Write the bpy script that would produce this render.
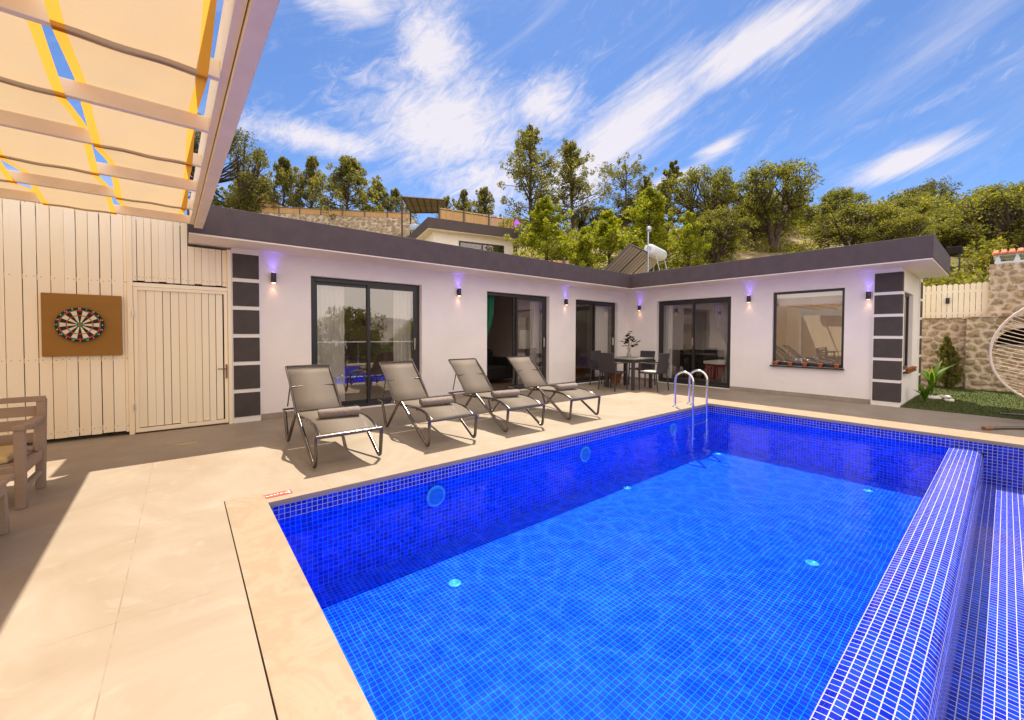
import bpy, math, random
import numpy as np
from mathutils import Vector, Matrix
R = math.radians
for o in list(bpy.data.objects): bpy.data.objects.remove(o)
sc = bpy.context.scene
col = sc.collection

# ------------------------------------------------------------------ camera
cd = bpy.data.cameras.new("camera"); cam = bpy.data.objects.new("camera", cd); col.objects.link(cam)
_y, _p, _r = R(50.8218), R(-1.3074), R(0.1753)
fwd = Vector((math.cos(_y)*math.cos(_p), math.sin(_y)*math.cos(_p), math.sin(_p)))
rt = Vector((math.sin(_y), -math.cos(_y), 0)); up = rt.cross(fwd)
rt2 = rt*math.cos(_r)+up*math.sin(_r); up2 = -rt*math.sin(_r)+up*math.cos(_r)
m = Matrix((rt2, up2, -fwd)).transposed().to_4x4(); m.translation = (0, 0, 1.3)
cam.matrix_world = m
cd.sensor_width = 36; cd.lens = 14.172; cd.shift_y = -(360-343.693)/1024
cd.clip_start = .05; cd.clip_end = 5000
sc.camera = cam

# ------------------------------------------------------------------ exposure
sc.view_settings.view_transform = 'Standard'; sc.view_settings.look = 'None'
sc.view_settings.exposure = 0.73; sc.view_settings.gamma = 1; sc.view_settings.use_curve_mapping = False
sc.render.engine = 'CYCLES'
sc.cycles.max_bounces = 10; sc.cycles.transparent_max_bounces = 24
sc.cycles.diffuse_bounces = 5; sc.cycles.glossy_bounces = 4; sc.cycles.transmission_bounces = 6

# ------------------------------------------------------------------ node helper
class NT:
    def __init__(s, nt): s.t = nt; s.n = nt.nodes; s.l = nt.links
    def __call__(s, typ, inp=None, **props):
        nd = s.n.new(typ)
        for k, v in props.items(): setattr(nd, k, v)
        for k, v in (inp or {}).items(): s.set(nd.inputs[k], v)
        return nd
    def set(s, sock, v):
        if isinstance(v, bpy.types.Node): v = v.outputs[0]
        if isinstance(v, bpy.types.NodeSocket): s.l.new(v, sock)
        else: sock.default_value = v
    def m(s, op, a, b=0., c=0., clamp=False):
        return s('ShaderNodeMath', {0: a, 1: b, 2: c}, operation=op, use_clamp=clamp).outputs[0]
    def vm(s, op, a, b=(0, 0, 0)):
        return s('ShaderNodeVectorMath', {0: a, 1: b}, operation=op).outputs[0]
    def mix(s, f, a, b, blend='MIX'):
        nd = s.n.new('ShaderNodeMix'); nd.data_type = 'RGBA'; nd.blend_type = blend
        s.set(nd.inputs[0], f); s.set(nd.inputs[6], a); s.set(nd.inputs[7], b); return nd.outputs[2]
    def ramp(s, f, stops):
        nd = s.n.new('ShaderNodeValToRGB'); s.set(nd.inputs[0], f)
        e = nd.color_ramp.elements
        while len(e) < len(stops): e.new(.5)
        for el, (p, c) in zip(e, stops):
            el.position = p; el.color = c if len(c) == 4 else (*c, 1)
        return nd.outputs[0]
    def sm(s, v, a, b):   # smoothstep a..b
        nd = s.n.new('ShaderNodeMapRange'); nd.interpolation_type = 'SMOOTHSTEP'
        s.set(nd.inputs[0], v); s.set(nd.inputs[1], a); s.set(nd.inputs[2], b); return nd.outputs[0]
    def noise(s, vec, scale, detail=4, rough=.55, dist=0.):
        return s('ShaderNodeTexNoise', {'Vector': vec, 'Scale': scale, 'Detail': detail, 'Roughness': rough, 'Distortion': dist}).outputs[0]
def c4(c): return (*c, 1) if len(c) == 3 else c

# ------------------------------------------------------------------ sky and sun
SUNV = Vector((.345, .342, 1)).normalized()
SUN_EL = math.asin(SUNV.z); SUN_ROT = math.atan2(SUNV.x, SUNV.y)
w = bpy.data.worlds.new("World"); sc.world = w; w.use_nodes = True
N = NT(w.node_tree); w.node_tree.nodes.clear()
sky = N('ShaderNodeTexSky', sky_type='NISHITA', sun_disc=False, sun_elevation=SUN_EL, sun_rotation=SUN_ROT,
        altitude=200, air_density=1.0, dust_density=.3, ozone_density=2.0)
tc = N('ShaderNodeTexCoord').outputs['Generated']
sx = N('ShaderNodeSeparateXYZ', {0: tc})
az = N.m('MULTIPLY', N.m('ARCTAN2', sx.outputs[1], sx.outputs[0]), 57.2958)
el = N.m('MULTIPLY', N.m('ARCSINE', sx.outputs[2]), 57.2958)
ae = N('ShaderNodeCombineXYZ', {0: az, 1: el}).outputs[0]
def streak(ang, sa, sb, seed, scale, detail=9, rough=.62, dist=.6):
    v = N('ShaderNodeMapping', {'Vector': ae, 'Rotation': (0, 0, R(ang)), 'Scale': (1, 1, 1)}, vector_type='POINT').outputs[0]
    v = N.vm('MULTIPLY', v, (sa, sb, 1)); v = N.vm('ADD', v, (seed, seed*1.7, 0))
    return N.noise(v, scale, detail, rough, dist)
def blob(ca, ce, ra, rb, ang):   # 1 at the centre, 0 at the ellipse edge and beyond
    v = N.vm('SUBTRACT', ae, (ca, ce, 0))
    v = N('ShaderNodeMapping', {'Vector': v, 'Rotation': (0, 0, R(ang))}, vector_type='POINT').outputs[0]
    v = N.vm('MULTIPLY', v, (1/ra, 1/rb, 0))
    ln = N('ShaderNodeVectorMath', {0: v}, operation='LENGTH').outputs['Value']
    return N.m('SUBTRACT', 1., ln, clamp=True)
def addmax(lst):
    a = lst[0]
    for b in lst[1:]: a = N.m('MAXIMUM', a, b)
    return a
fine = streak(18, .05, .20, 3.1, 1.6, 10, .66, 1.2)
broad = streak(20, .05, .11, 7.7, 1.2, 9, .62, 1.0)
strk = streak(24, .025, .26, 1.3, 1.9, 9, .6, .5)
# azimuth grows to the left of the picture
A = addmax([blob(60, 27, 19, 9, -4), blob(76, 23.3, 14, 2.4, 0), blob(62, 34, 7, 9, 30), blob(54, 20.5, 12, 6, 0), blob(46, 29, 8, 5, 0)])
turb = streak(30, .12, .30, 5.5, 1.8, 10, .7, 1.5)
dA = N.sm(N.m('ADD', N.m('MULTIPLY', N.m('ADD', N.m('MULTIPLY', broad, .45), N.m('MULTIPLY', turb, .55)), 1.35), N.m('MULTIPLY', A, .60)), .68, 1.30)
B = addmax([blob(36, 25.5, 19, 5.2, 28), blob(20, 31.5, 16, 3.6, 12), blob(42, 21, 8, 6, 20)])
dB = N.sm(N.m('ADD', N.m('MULTIPLY', N.m('ADD', N.m('MULTIPLY', strk, .7), N.m('MULTIPLY', turb, .3)), 1.25), N.m('MULTIPLY', B, .80)), .68, 1.36)
Cc = addmax([blob(24, 22.3, 6.5, 2.0, 22), blob(7, 17.0, 9, 2.2, 10), blob(72, 37, 11, 4.5, 0), blob(30, 19.5, 9, 1.6, 14)])
dC = N.sm(N.m('ADD', N.m('MULTIPLY', fine, 1.1), N.m('MULTIPLY', Cc, .75)), .70, 1.32)
D = N.m('MULTIPLY', N.sm(streak(22, .02, .15, 9.9, 1.0), .50, .82), .45)
dens = N.m('MINIMUM', addmax([dA, dB, dC, D]), .88)
bank = N('ShaderNodeVectorMath', {0: tc, 1: (-.60, -.74, .30)}, operation='DOT_PRODUCT').outputs['Value']  # bright warm cloud bank added behind the camera to light the facades
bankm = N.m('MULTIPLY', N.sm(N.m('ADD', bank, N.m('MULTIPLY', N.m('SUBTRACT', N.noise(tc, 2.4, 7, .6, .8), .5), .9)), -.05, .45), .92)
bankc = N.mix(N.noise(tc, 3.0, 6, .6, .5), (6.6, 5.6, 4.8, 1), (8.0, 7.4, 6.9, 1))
hs = N('ShaderNodeHueSaturation', {'Saturation': .92, 'Color': sky.outputs[0]})
skyc = N.mix(1.0, hs.outputs[0], (.34, .46, .64, 1), 'MULTIPLY')
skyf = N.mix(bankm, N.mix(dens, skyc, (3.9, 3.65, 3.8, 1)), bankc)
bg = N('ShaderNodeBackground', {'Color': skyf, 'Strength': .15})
wo = N('ShaderNodeOutputWorld', {'Surface': bg})

sd = bpy.data.lights.new("sun", 'SUN'); sd.energy = 4.8; sd.angle = R(.53); sd.color = (1, .90, .74)
so = bpy.data.objects.new("sun", sd); col.objects.link(so)
so.rotation_euler = (-SUNV).to_track_quat('-Z', 'Y').to_euler(); so.location = (0, 0, 30)

# ------------------------------------------------------------------ materials
MATS = {}
def newmat(name):
    mt = bpy.data.materials.new(name); mt.use_nodes = True; mt.node_tree.nodes.clear()
    n = NT(mt.node_tree); MATS[name] = mt; return mt, n
def out(n, sh, disp=None):
    o = n('ShaderNodeOutputMaterial', {'Surface': sh}); return o
def pbr(name, color, rough=.6, metal=0, var=.08, vscale=6, bump=.0, bscale=60, spec=.5, sheen=0, coat=0):
    mt, n = newmat(name)
    g = n('ShaderNodeNewGeometry').outputs['Position']
    f = n.noise(g, vscale, 5)
    a = c4(tuple(max(0, x*(1-var)) for x in color)); b = c4(tuple(min(1, x*(1+var)) for x in color))
    cc = n.mix(n.sm(f, .3, .7), a, b)
    p = n('ShaderNodeBsdfPrincipled', {'Base Color': cc, 'Roughness': rough, 'Metallic': metal, 'Specular IOR Level': spec, 'Coat Weight': coat, 'Sheen Weight': sheen})
    if bump:
        bp = n('ShaderNodeBump', {'Strength': bump, 'Distance': .01, 'Height': n.noise(g, bscale, 4)})
        n.l.new(bp.outputs[0], p.inputs['Normal'])
    out(n, p); return mt
def emis(name, color, s):
    mt, n = newmat(name); out(n, n('ShaderNodeEmission', {'Color': c4(color), 'Strength': s})); return mt

def gridline(n, coord, size, off, wdt):   # 1 on the line
    f = n.m('FRACT', n.m('DIVIDE', n.m('SUBTRACT', coord, off), size))
    d = n.m('ABSOLUTE', n.m('SUBTRACT', f, .5))
    return n.m('GREATER_THAN', d, .5-wdt/size/2)

# pool mosaic: square tiles on every face, whatever way it looks
def pooltile(name, tile_a, tile_b, grout, rough=.12, size=.04, gw=.0042, wob=0):
    mt, n = newmat(name)
    g = n('ShaderNodeNewGeometry'); pos = g.outputs['Position']
    if wob:
        nz = n('ShaderNodeTexNoise', {'Vector': pos, 'Scale': 5.0, 'Detail': 2}).outputs[1]
        pos = n.vm('ADD', pos, n.vm('MULTIPLY', n.vm('SUBTRACT', nz, (.5, .5, .5)), (wob*2, wob*2, wob)))  # bends the painted tile grid to imitate refraction by the water
    s = n('ShaderNodeSeparateXYZ', {0: pos})
    nn = n('ShaderNodeSeparateXYZ', {0: g.outputs['True Normal']})
    L = []
    for i in range(3):
        flat = n.m('LESS_THAN', n.m('ABSOLUTE', nn.outputs[i]), .7)
        L.append(n.m('MULTIPLY', gridline(n, s.outputs[i], size, .0031, gw), flat))
    line = n.m('MAXIMUM', n.m('MAXIMUM', L[0], L[1]), L[2])
    sn = n.vm('FLOOR', n.vm('DIVIDE', n.vm('ADD', pos, (-.0031, -.0031, -.0031+.00011)), (size, size, size)))
    wn = n('ShaderNodeTexWhiteNoise', {'Vector': sn}, noise_dimensions='3D').outputs[0]
    big = n.noise(g.outputs['Position'], 1.6, 3)
    f = n.m('ADD', n.m('MULTIPLY', n.m('POWER', wn, 1.5), .95), n.m('MULTIPLY', n.m('SUBTRACT', big, .3), .5), clamp=True)
    tcol = n.mix(f, c4(tile_a), c4(tile_b))
    gcol = n.mix(n.noise(g.outputs['Position'], 9, 3), c4(grout), c4(tuple(x*.75 for x in grout)))
    cc = n.mix(line, tcol, gcol)
    rg = n.m('ADD', rough, n.m('MULTIPLY', line, .5))
    bp = n('ShaderNodeBump', {'Strength': .35, 'Distance': .002, 'Height': n.m('ADD', n.m('SUBTRACT', 1., line), n.m('MULTIPLY', wn, .25))})
    p = n('ShaderNodeBsdfPrincipled', {'Base Color': cc, 'Roughness': rg, 'Normal': bp, 'Specular IOR Level': .38})
    out(n, p); return mt
pooltile('mosaic', (.002, .005, .30), (.005, .045, .66), (.46, .46, .62))
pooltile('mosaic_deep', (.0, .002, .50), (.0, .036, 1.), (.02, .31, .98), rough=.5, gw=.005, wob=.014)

# water: one rippled sheet, see-through with a mirror share that grows at grazing angles
mt, n = newmat('water')
g = n('ShaderNodeNewGeometry').outputs['Position']
hgt = n.m('ADD', n.m('MULTIPLY', n.noise(g, 3.2, 3, .5, .6), 1.), n.m('MULTIPLY', n.noise(g, 14, 2, .5, .3), .22))
bp = n('ShaderNodeBump', {'Strength': .22, 'Distance': .05, 'Height': hgt})
fr = n('ShaderNodeFresnel', {'IOR': 1.28, 'Normal': bp}).outputs[0]
vor = n('ShaderNodeTexVoronoi', {'Vector': n.vm('ADD', g, n.vm('MULTIPLY', n('ShaderNodeTexNoise', {'Vector': g, 'Scale': 2.2}).outputs[1], (.25, .25, 0))), 'Scale': 5.5}, feature='DISTANCE_TO_EDGE').outputs[0]
tr = n('ShaderNodeBsdfTransparent', {'Color': n.mix(n.m('POWER', n.m('SUBTRACT', 1., vor, clamp=True), 9.), (.26, .66, .95, 1), (.50, .92, 1, 1))})  # caustic light painted into the tint along noisy cell edges
gl = n('ShaderNodeBsdfGlossy', {'Roughness': .015, 'Normal': bp, 'Color': (1, 1, 1, 1)})
out(n, n('ShaderNodeMixShader', {0: n.m('MULTIPLY', n.m('MULTIPLY', fr, .36), n.m('SUBTRACT', 1., n('ShaderNodeNewGeometry').outputs['Backfacing'])), 1: tr, 2: gl}))

# deck: large cream porcelain tiles with thin joints
mt, n = newmat('deck')
g = n('ShaderNodeNewGeometry').outputs['Position']; s = n('ShaderNodeSeparateXYZ', {0: g})
lx = gridline(n, s.outputs[0], 1.2, -.25, .005); ly = gridline(n, s.outputs[1], 1.19, 2.503, .005)
line = n.m('MAXIMUM', lx, ly)
cell = n.vm('FLOOR', n.vm('DIVIDE', n.vm('ADD', g, (.25, -2.503, 0)), (1.2, 1.19, 50)))
wn = n('ShaderNodeTexWhiteNoise', {'Vector': cell}).outputs[0]
f1 = n.noise(g, 1.1, 7, .62, 1.4); f2 = n.noise(g, 5, 6, .6, .8); f3 = n.noise(g, 90, 2)
base = n.ramp(f1, [(.25, (.275, .212, .15)), (.5, (.315, .255, .19)), (.75, (.36, .305, .245))])
base = n.mix(n.m('MULTIPLY', n.sm(f2, .55, .8), .5), base, (.44, .38, .31, 1))
base = n.mix(n.m('MULTIPLY', wn, .10), base, (.27, .205, .145, 1))
stain = n.m('MULTIPLY', n.sm(n.noise(n.vm('ADD', g, (9, 3, 0)), .7, 5, .6), .55, .8), .25)
base = n.mix(stain, base, (.28, .215, .16, 1))
cc = n.mix(n.m('MULTIPLY', line, n.m('ADD', .06, n.m('MULTIPLY', n.sm(f2, .42, .62), .45))), base, (.16, .11, .07, 1))
bp = n('ShaderNodeBump', {'Strength': .25, 'Distance': .002, 'Height': n.m('SUBTRACT', n.m('MULTIPLY', f3, .3), line)})
out(n, n('ShaderNodeBsdfPrincipled', {'Base Color': cc, 'Roughness': .55, 'Normal': bp, 'Specular IOR Level': .3}))

# coping: veined travertine
mt, n = newmat('travertine')
g = n('ShaderNodeNewGeometry').outputs['Position']; s = n('ShaderNodeSeparateXYZ', {0: g})
f1 = n.noise(g, 3.2, 9, .66, .9); f2 = n.noise(g, 1.7, 6, .6, 1.5); f3 = n.noise(g, 26, 5, .7)
cc = n.ramp(f1, [(.3, (.27, .20, .13)), (.44, (.345, .268, .185)), (.55, (.31, .23, .15)), (.66, (.35, .28, .20)), (.78, (.40, .34, .27))])
cc = n.mix(n.m('MULTIPLY', n.sm(f2, .5, .75), .45), cc, (.35, .275, .195, 1))
cc = n.mix(n.m('MULTIPLY', n.sm(f3, .6, .85), .35), cc, (.46, .41, .34, 1))
ln = gridline(n, s.outputs[1], 1.19, 2.503, .004)
cc = n.mix(n.m('MULTIPLY', ln, .5), cc, (.3, .2, .12, 1))
out(n, n('ShaderNodeBsdfPrincipled', {'Base Color': cc, 'Roughness': .5, 'Specular IOR Level': .3,
    'Normal': n('ShaderNodeBump', {'Strength': .2, 'Distance': .003, 'Height': f3})}))

pbr('grey_stone', (.28, .26, .22), .7)
pbr('stucco', (.86, .80, .77), .85, var=.03, vscale=2, bump=.15, bscale=160)
pbr('soffit', (.90, .80, .68), .8, var=.02, vscale=3)
pbr('fascia', (.080, .056, .060), .65, var=.10, vscale=5, bump=.2, bscale=90)
pbr('panel_dark', (.062, .048, .045), .7, var=.10, vscale=9, bump=.3, bscale=120)
pbr('trim_white', (.84, .80, .76), .6, var=.02)
pbr('skirting', (.34, .27, .22), .5, var=.1)
pbr('black_alu', (.022, .020, .022), .35, var=.1, spec=.5)
pbr('black_plastic', (.015, .014, .014), .45)
pbr('room_wall', (.50, .41, .35), .9, var=.04)
pbr('room_white', (.75, .70, .68), .9, var=.04)
pbr('room_floor', (.20, .13, .09), .4)
pbr('curtain_white', (.93, .93, .91), .9, var=.05, sheen=.3)
mt, n = newmat('curtain_white')
g = n('ShaderNodeNewGeometry').outputs['Position']; cc = n.mix(n.noise(n.vm('MULTIPLY', g, (30, 30, 2)), 1, 3), (.86, .86, .84, 1), (.94, .94, .92, 1))
out(n, n('ShaderNodeMixShader', {0: .35, 1: n('ShaderNodeBsdfDiffuse', {'Color': cc}), 2: n('ShaderNodeBsdfTranslucent', {'Color': cc})}))
pbr('curtain_green', (.01, .13, .06), .9, var=.1)
pbr('curtain_grey', (.16, .15, .17), .9)
pbr('black_cloth', (.012, .011, .012), .9)
pbr('red_cloth', (.16, .01, .015), .8)
pbr('steel', (.75, .75, .76), .12, metal=1, var=.02)
pbr('bronze_tube', (.12, .10, .085), .20, metal=.95, var=.15, coat=.6)
pbr('towel', (.25, .19, .155), .95, var=.15, vscale=40, bump=.7, bscale=400, sheen=.4)
pbr('wicker', (.045, .038, .042), .6, var=.35, vscale=120, bump=.5, bscale=250)
pbr('cushion_white', (.75, .70, .62), .9)
pbr('cushion_orange', (.55, .27, .13), .9)
pbr('cushion_yellow', (.55, .42, .20), .9)
pbr('terracotta', (.50, .16, .06), .8, var=.2, vscale=30)
pbr('roof_tile', (.55, .15, .07), .8, var=.3, vscale=9)
pbr('tank_white', (.70, .75, .82), .3, var=.04)
pbr('tank_blue', (.38, .48, .66), .4)
pbr('zinc', (.45, .50, .55), .35, metal=.6)
pbr('rock_white', (.70, .66, .60), .8, var=.15, bump=.4, bscale=30)
pbr('bark', (.075, .052, .038), .9, var=.35, vscale=6, bump=.6, bscale=25)
pbr('steel_dark', (.12, .11, .11), .5, metal=.5)
pbr('pale_blue', (.05, .22, .62), .3)
pbr('ring_blue', (.22, .45, .75), .3)
pbr('red_paint', (.75, .07, .05), .5)
pbr('white_paint', (.85, .8, .78), .5)
pbr('brown_cap', (.25, .10, .05), .5)
pbr('cream_tube', (.62, .52, .42), .4, var=.05)
pbr('rattan', (.62, .50, .38), .7, var=.3, vscale=20)
pbr('bush_leaf_dark', (.010, .016, .007), .8, spec=.1)
emis('glow_violet', (.22, .10, 1.0), 8)
emis('spot_lens', (1, .9, .75), 8)
emis('glow_warm', (1, .55, .35), 5)
emis('globe_purple', (.50, .06, .85), 1.1)

# fence paint: boards with their own tone
mt, n = newmat('plank_paint')
g = n('ShaderNodeNewGeometry'); s = n('ShaderNodeSeparateXYZ', {0: g.outputs['Position']})
st = n.noise(n.vm('MULTIPLY', g.outputs['Position'], (22, 22, 1.6)), 1.4, 6, .6)
cc = n.mix(g.outputs['Random Per Island'], (.92, .79, .58, 1), (.94, .84, .66, 1))
cc = n.mix(n.m('MULTIPLY', n.sm(st, .55, .85), .22), cc, (.70, .54, .40, 1))
out(n, n('ShaderNodeBsdfPrincipled', {'Base Color': cc, 'Roughness': .65, 'Specular IOR Level': .3,
    'Normal': n('ShaderNodeBump', {'Strength': .15, 'Distance': .004, 'Height': st})}))
pbr('beam_paint', (.82, .69, .50), .6, var=.05, vscale=3)
pbr('hem_orange', (.90, .42, .05), .9, var=.05)
pbr('bamboo_dark', (.10, .06, .03), .8)

def woody(name, a, b, scale=(40, 40, 2), rough=.7):
    mt, n = newmat(name)
    g = n('ShaderNodeNewGeometry')
    st = n.noise(n.vm('MULTIPLY', g.outputs['Position'], scale), 1., 6, .65, .4)
    cc = n.mix(n.m('ADD', n.m('MULTIPLY', st, .7), n.m('MULTIPLY', g.outputs['Random Per Island'], .3)), c4(a), c4(b))
    out(n, n('ShaderNodeBsdfPrincipled', {'Base Color': cc, 'Roughness': rough, 'Normal': n('ShaderNodeBump', {'Strength': .2, 'Distance': .004, 'Height': st})}))
woody('bamboo', (.42, .24, .10), (.68, .44, .20), (12, 12, 1))
woody('bench_wood', (.26, .18, .125), (.38, .27, .19), (3, 30, 30))
woody('pale_boards', (.40, .33, .26), (.62, .54, .45), (3, 3, 14), .7)
woody('cork', (.26, .12, .018), (.36, .18, .035), (5, 5, 12), .85)
woody('reed_mat', (.12, .09, .06), (.35, .28, .22), (4, 4, 30))

# translucent canopy cloth
mt, n = newmat('canopy_cloth')
g = n('ShaderNodeNewGeometry').outputs['Position']
wv = n.noise(n.vm('MULTIPLY', g, (260, 60, 60)), 1, 2); bl = n.noise(g, 2.2, 4)
cc = n.mix(n.m('ADD', n.m('MULTIPLY', wv, .5), n.m('MULTIPLY', bl, .5)), (.46, .34, .205, 1), (.54, .41, .25, 1))
df = n('ShaderNodeBsdfDiffuse', {'Color': cc}); tl = n('ShaderNodeBsdfTranslucent', {'Color': cc})
out(n, n('ShaderNodeMixShader', {0: .50, 1: df, 2: tl}))
mt, n = newmat('hem_cloth')
df = n('ShaderNodeBsdfDiffuse', {'Color': (.62, .30, .04, 1)}); tl = n('ShaderNodeBsdfTranslucent', {'Color': (.68, .33, .045, 1)})
out(n, n('ShaderNodeMixShader', {0: .6, 1: df, 2: tl}))
# sling mesh, slightly see-through
mt, n = newmat('sling')
g = n('ShaderNodeNewGeometry').outputs['Position']
cc = n.mix(n.noise(n.vm('MULTIPLY', g, (300, 80, 80)), 1, 2), (.225, .185, .15, 1), (.295, .245, .20, 1))
df = n('ShaderNodeBsdfPrincipled', {'Base Color': cc, 'Roughness': .75, 'Specular IOR Level': .3}); tl = n('ShaderNodeBsdfTranslucent', {'Color': cc})
a = n('ShaderNodeMixShader', {0: .25, 1: df, 2: tl})
out(n, n('ShaderNodeMixShader', {0: .20, 1: a, 2: n('ShaderNodeBsdfTransparent')}))
# window glass
def glassmat(name, tint, k, lo):
    mt, n = newmat(name)
    fr = n('ShaderNodeFresnel', {'IOR': 1.5}).outputs[0]
    f = n.m('MULTIPLY', n.m('ADD', lo, n.m('MULTIPLY', fr, k), clamp=True), n.m('SUBTRACT', 1., n('ShaderNodeNewGeometry').outputs['Backfacing']))
    out(n, n('ShaderNodeMixShader', {0: f, 1: n('ShaderNodeBsdfTransparent', {'Color': c4(tint)}), 2: n('ShaderNodeBsdfGlossy', {'Roughness': .003, 'Color': (.95, .9, .85, 1)})}))
glassmat('glass', (.92, .91, .90), 1.1, .10)
glassmat('glass_mirror', (.93, .92, .90), 1.2, .22)
glassmat('glass_rail', (.8, .9, .88), 1.0, .02)

# masonry: irregular stones in pale mortar
def masonry(name, scale, stone, mortar, gap=.09):
    mt, n = newmat(name)
    g = n('ShaderNodeNewGeometry').outputs['Position']
    gw = n.vm('ADD', n.vm('MULTIPLY', g, (1, 1, 1.55)), n.vm('MULTIPLY', n('ShaderNodeTexNoise', {'Vector': g, 'Scale': 5, 'Detail': 3}).outputs[1], (.16, .16, .16)))
    v1 = n('ShaderNodeTexVoronoi', {'Vector': gw, 'Scale': scale, 'Randomness': .85}, feature='DISTANCE_TO_EDGE').outputs[0]
    v2 = n('ShaderNodeTexVoronoi', {'Vector': gw, 'Scale': scale, 'Randomness': .85}, feature='F1').outputs[1]
    nz = n.noise(g, 22, 6, .65)
    rnd = n('ShaderNodeSeparateColor', {0: v2}).outputs[0]
    sc_ = n.ramp(rnd, [(0, stone[0]), (.35, stone[1]), (.7, stone[2]), (1, stone[3])])
    sc_ = n.mix(n.m('MULTIPLY', nz, .8), sc_, c4(tuple(x*.35 for x in stone[1])))
    vd = n('ShaderNodeTexVoronoi', {'Vector': gw, 'Scale': scale, 'Randomness': .8}, feature='F1').outputs[0]
    mk = n.m('MULTIPLY', n.m('SUBTRACT', 1., n.sm(n.m('ADD', vd, n.m('MULTIPLY', n.m('SUBTRACT', nz, .5), .25)), (.60-gap*.6), (.68-gap*.6))), n.sm(v1, .02, .06))
    cc = n.mix(mk, n.mix(nz, c4(mortar), c4(tuple(x*.75 for x in mortar))), sc_)
    bp = n('ShaderNodeBump', {'Strength': .9, 'Distance': .04, 'Height': n.m('ADD', n.m('MULTIPLY', mk, .8), n.m('MULTIPLY', nz, .35))})
    out(n, n('ShaderNodeBsdfPrincipled', {'Base Color': cc, 'Roughness': .9, 'Normal': bp}))
masonry('stone_wall', 4.5, [(.34, .20, .10), (.44, .31, .18), (.24, .16, .10), (.52, .36, .20)], (.70, .57, .44), .16)
masonry('gabion', 2.6, [(.42, .28, .20), (.62, .50, .38), (.36, .25, .18), (.70, .58, .46)], (.74, .62, .50), .06)

# terrain: dry earth, stones, scrub colours
mt, n = newmat('hill_ground')
g = n('ShaderNodeNewGeometry').outputs['Position']
f1 = n.noise(g, .35, 8, .65); f2 = n.noise(g, 2.5, 8, .7); f3 = n.noise(g, 9, 4, .7)
cc = n.ramp(f1, [(.3, (.10, .095, .03)), (.48, (.22, .18, .06)), (.6, (.33, .24, .13)), (.75, (.42, .32, .20))])
cc = n.mix(n.sm(f2, .5, .66), cc, (.14, .14, .035, 1)); cc = n.mix(n.m('MULTIPLY', n.sm(f3, .6, .75), .7), cc, (.48, .40, .30, 1))
out(n, n('ShaderNodeBsdfPrincipled', {'Base Color': cc, 'Roughness': .95, 'Normal': n('ShaderNodeBump', {'Strength': .8, 'Distance': .2, 'Height': f2})}))
mt, n = newmat('far_ridge')
g = n('ShaderNodeNewGeometry').outputs['Position']
cc = n.ramp(n.noise(g, .01, 8, .65), [(.3, (.16, .16, .16)), (.7, (.34, .29, .25))])
out(n, n('ShaderNodeBsdfPrincipled', {'Base Color': cc, 'Roughness': 1}))
mt, n = newmat('lawn')
g = n('ShaderNodeNewGeometry').outputs['Position']
cc = n.mix(n.noise(g, 70, 3), (.035, .055, .003, 1), (.10, .125, .008, 1))
cc = n.mix(n.m('MULTIPLY', n.noise(g, 3, 4), .5), cc, (.04, .06, .008, 1))
out(n, n('ShaderNodeBsdfPrincipled', {'Base Color': cc, 'Roughness': .9, 'Normal': n('ShaderNodeBump', {'Strength': .8, 'Distance': .02, 'Height': n.noise(g, 160, 3)})}))

def leafmat(name, a, b, c, trans=.52):
    mt, n = newmat(name)
    g = n('ShaderNodeNewGeometry'); oi = n('ShaderNodeObjectInfo')
    cc = n.ramp(g.outputs['Random Per Island'], [(0, a), (.55, b), (1, c)])
    cc = n.mix(n.m('MULTIPLY', oi.outputs['Random'], .35), cc, c4(b))
    pos = n.noise(g.outputs['Position'], .9, 3)
    cc = n.mix(n.m('MULTIPLY', n.sm(pos, .35, .7), .4), cc, c4(a))
    df = n('ShaderNodeBsdfPrincipled', {'Base Color': cc, 'Roughness': .55, 'Specular IOR Level': .3})
    tl = n('ShaderNodeBsdfTranslucent', {'Color': n.mix(1., cc, (1.3, 1.3, .5, 1), 'MULTIPLY')})
    out(n, n('ShaderNodeMixShader', {0: trans, 1: df, 2: tl}))
leafmat('leaf_oak', (.065, .072, .018), (.19, .19, .036), (.38, .35, .08))
leafmat('leaf_dark', (.06, .065, .018), (.14, .135, .033), (.28, .25, .07))
leafmat('leaf_pine', (.095, .10, .028), (.20, .19, .05), (.34, .29, .10))
leafmat('leaf_young', (.14, .165, .010), (.28, .30, .018), (.42, .42, .04), .5)
leafmat('leaf_scrub', (.10, .11, .018), (.22, .21, .035), (.36, .31, .06))
leafmat('leaf_lush', (.05, .11, .012), (.12, .22, .02), (.22, .32, .04), .45)

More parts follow.
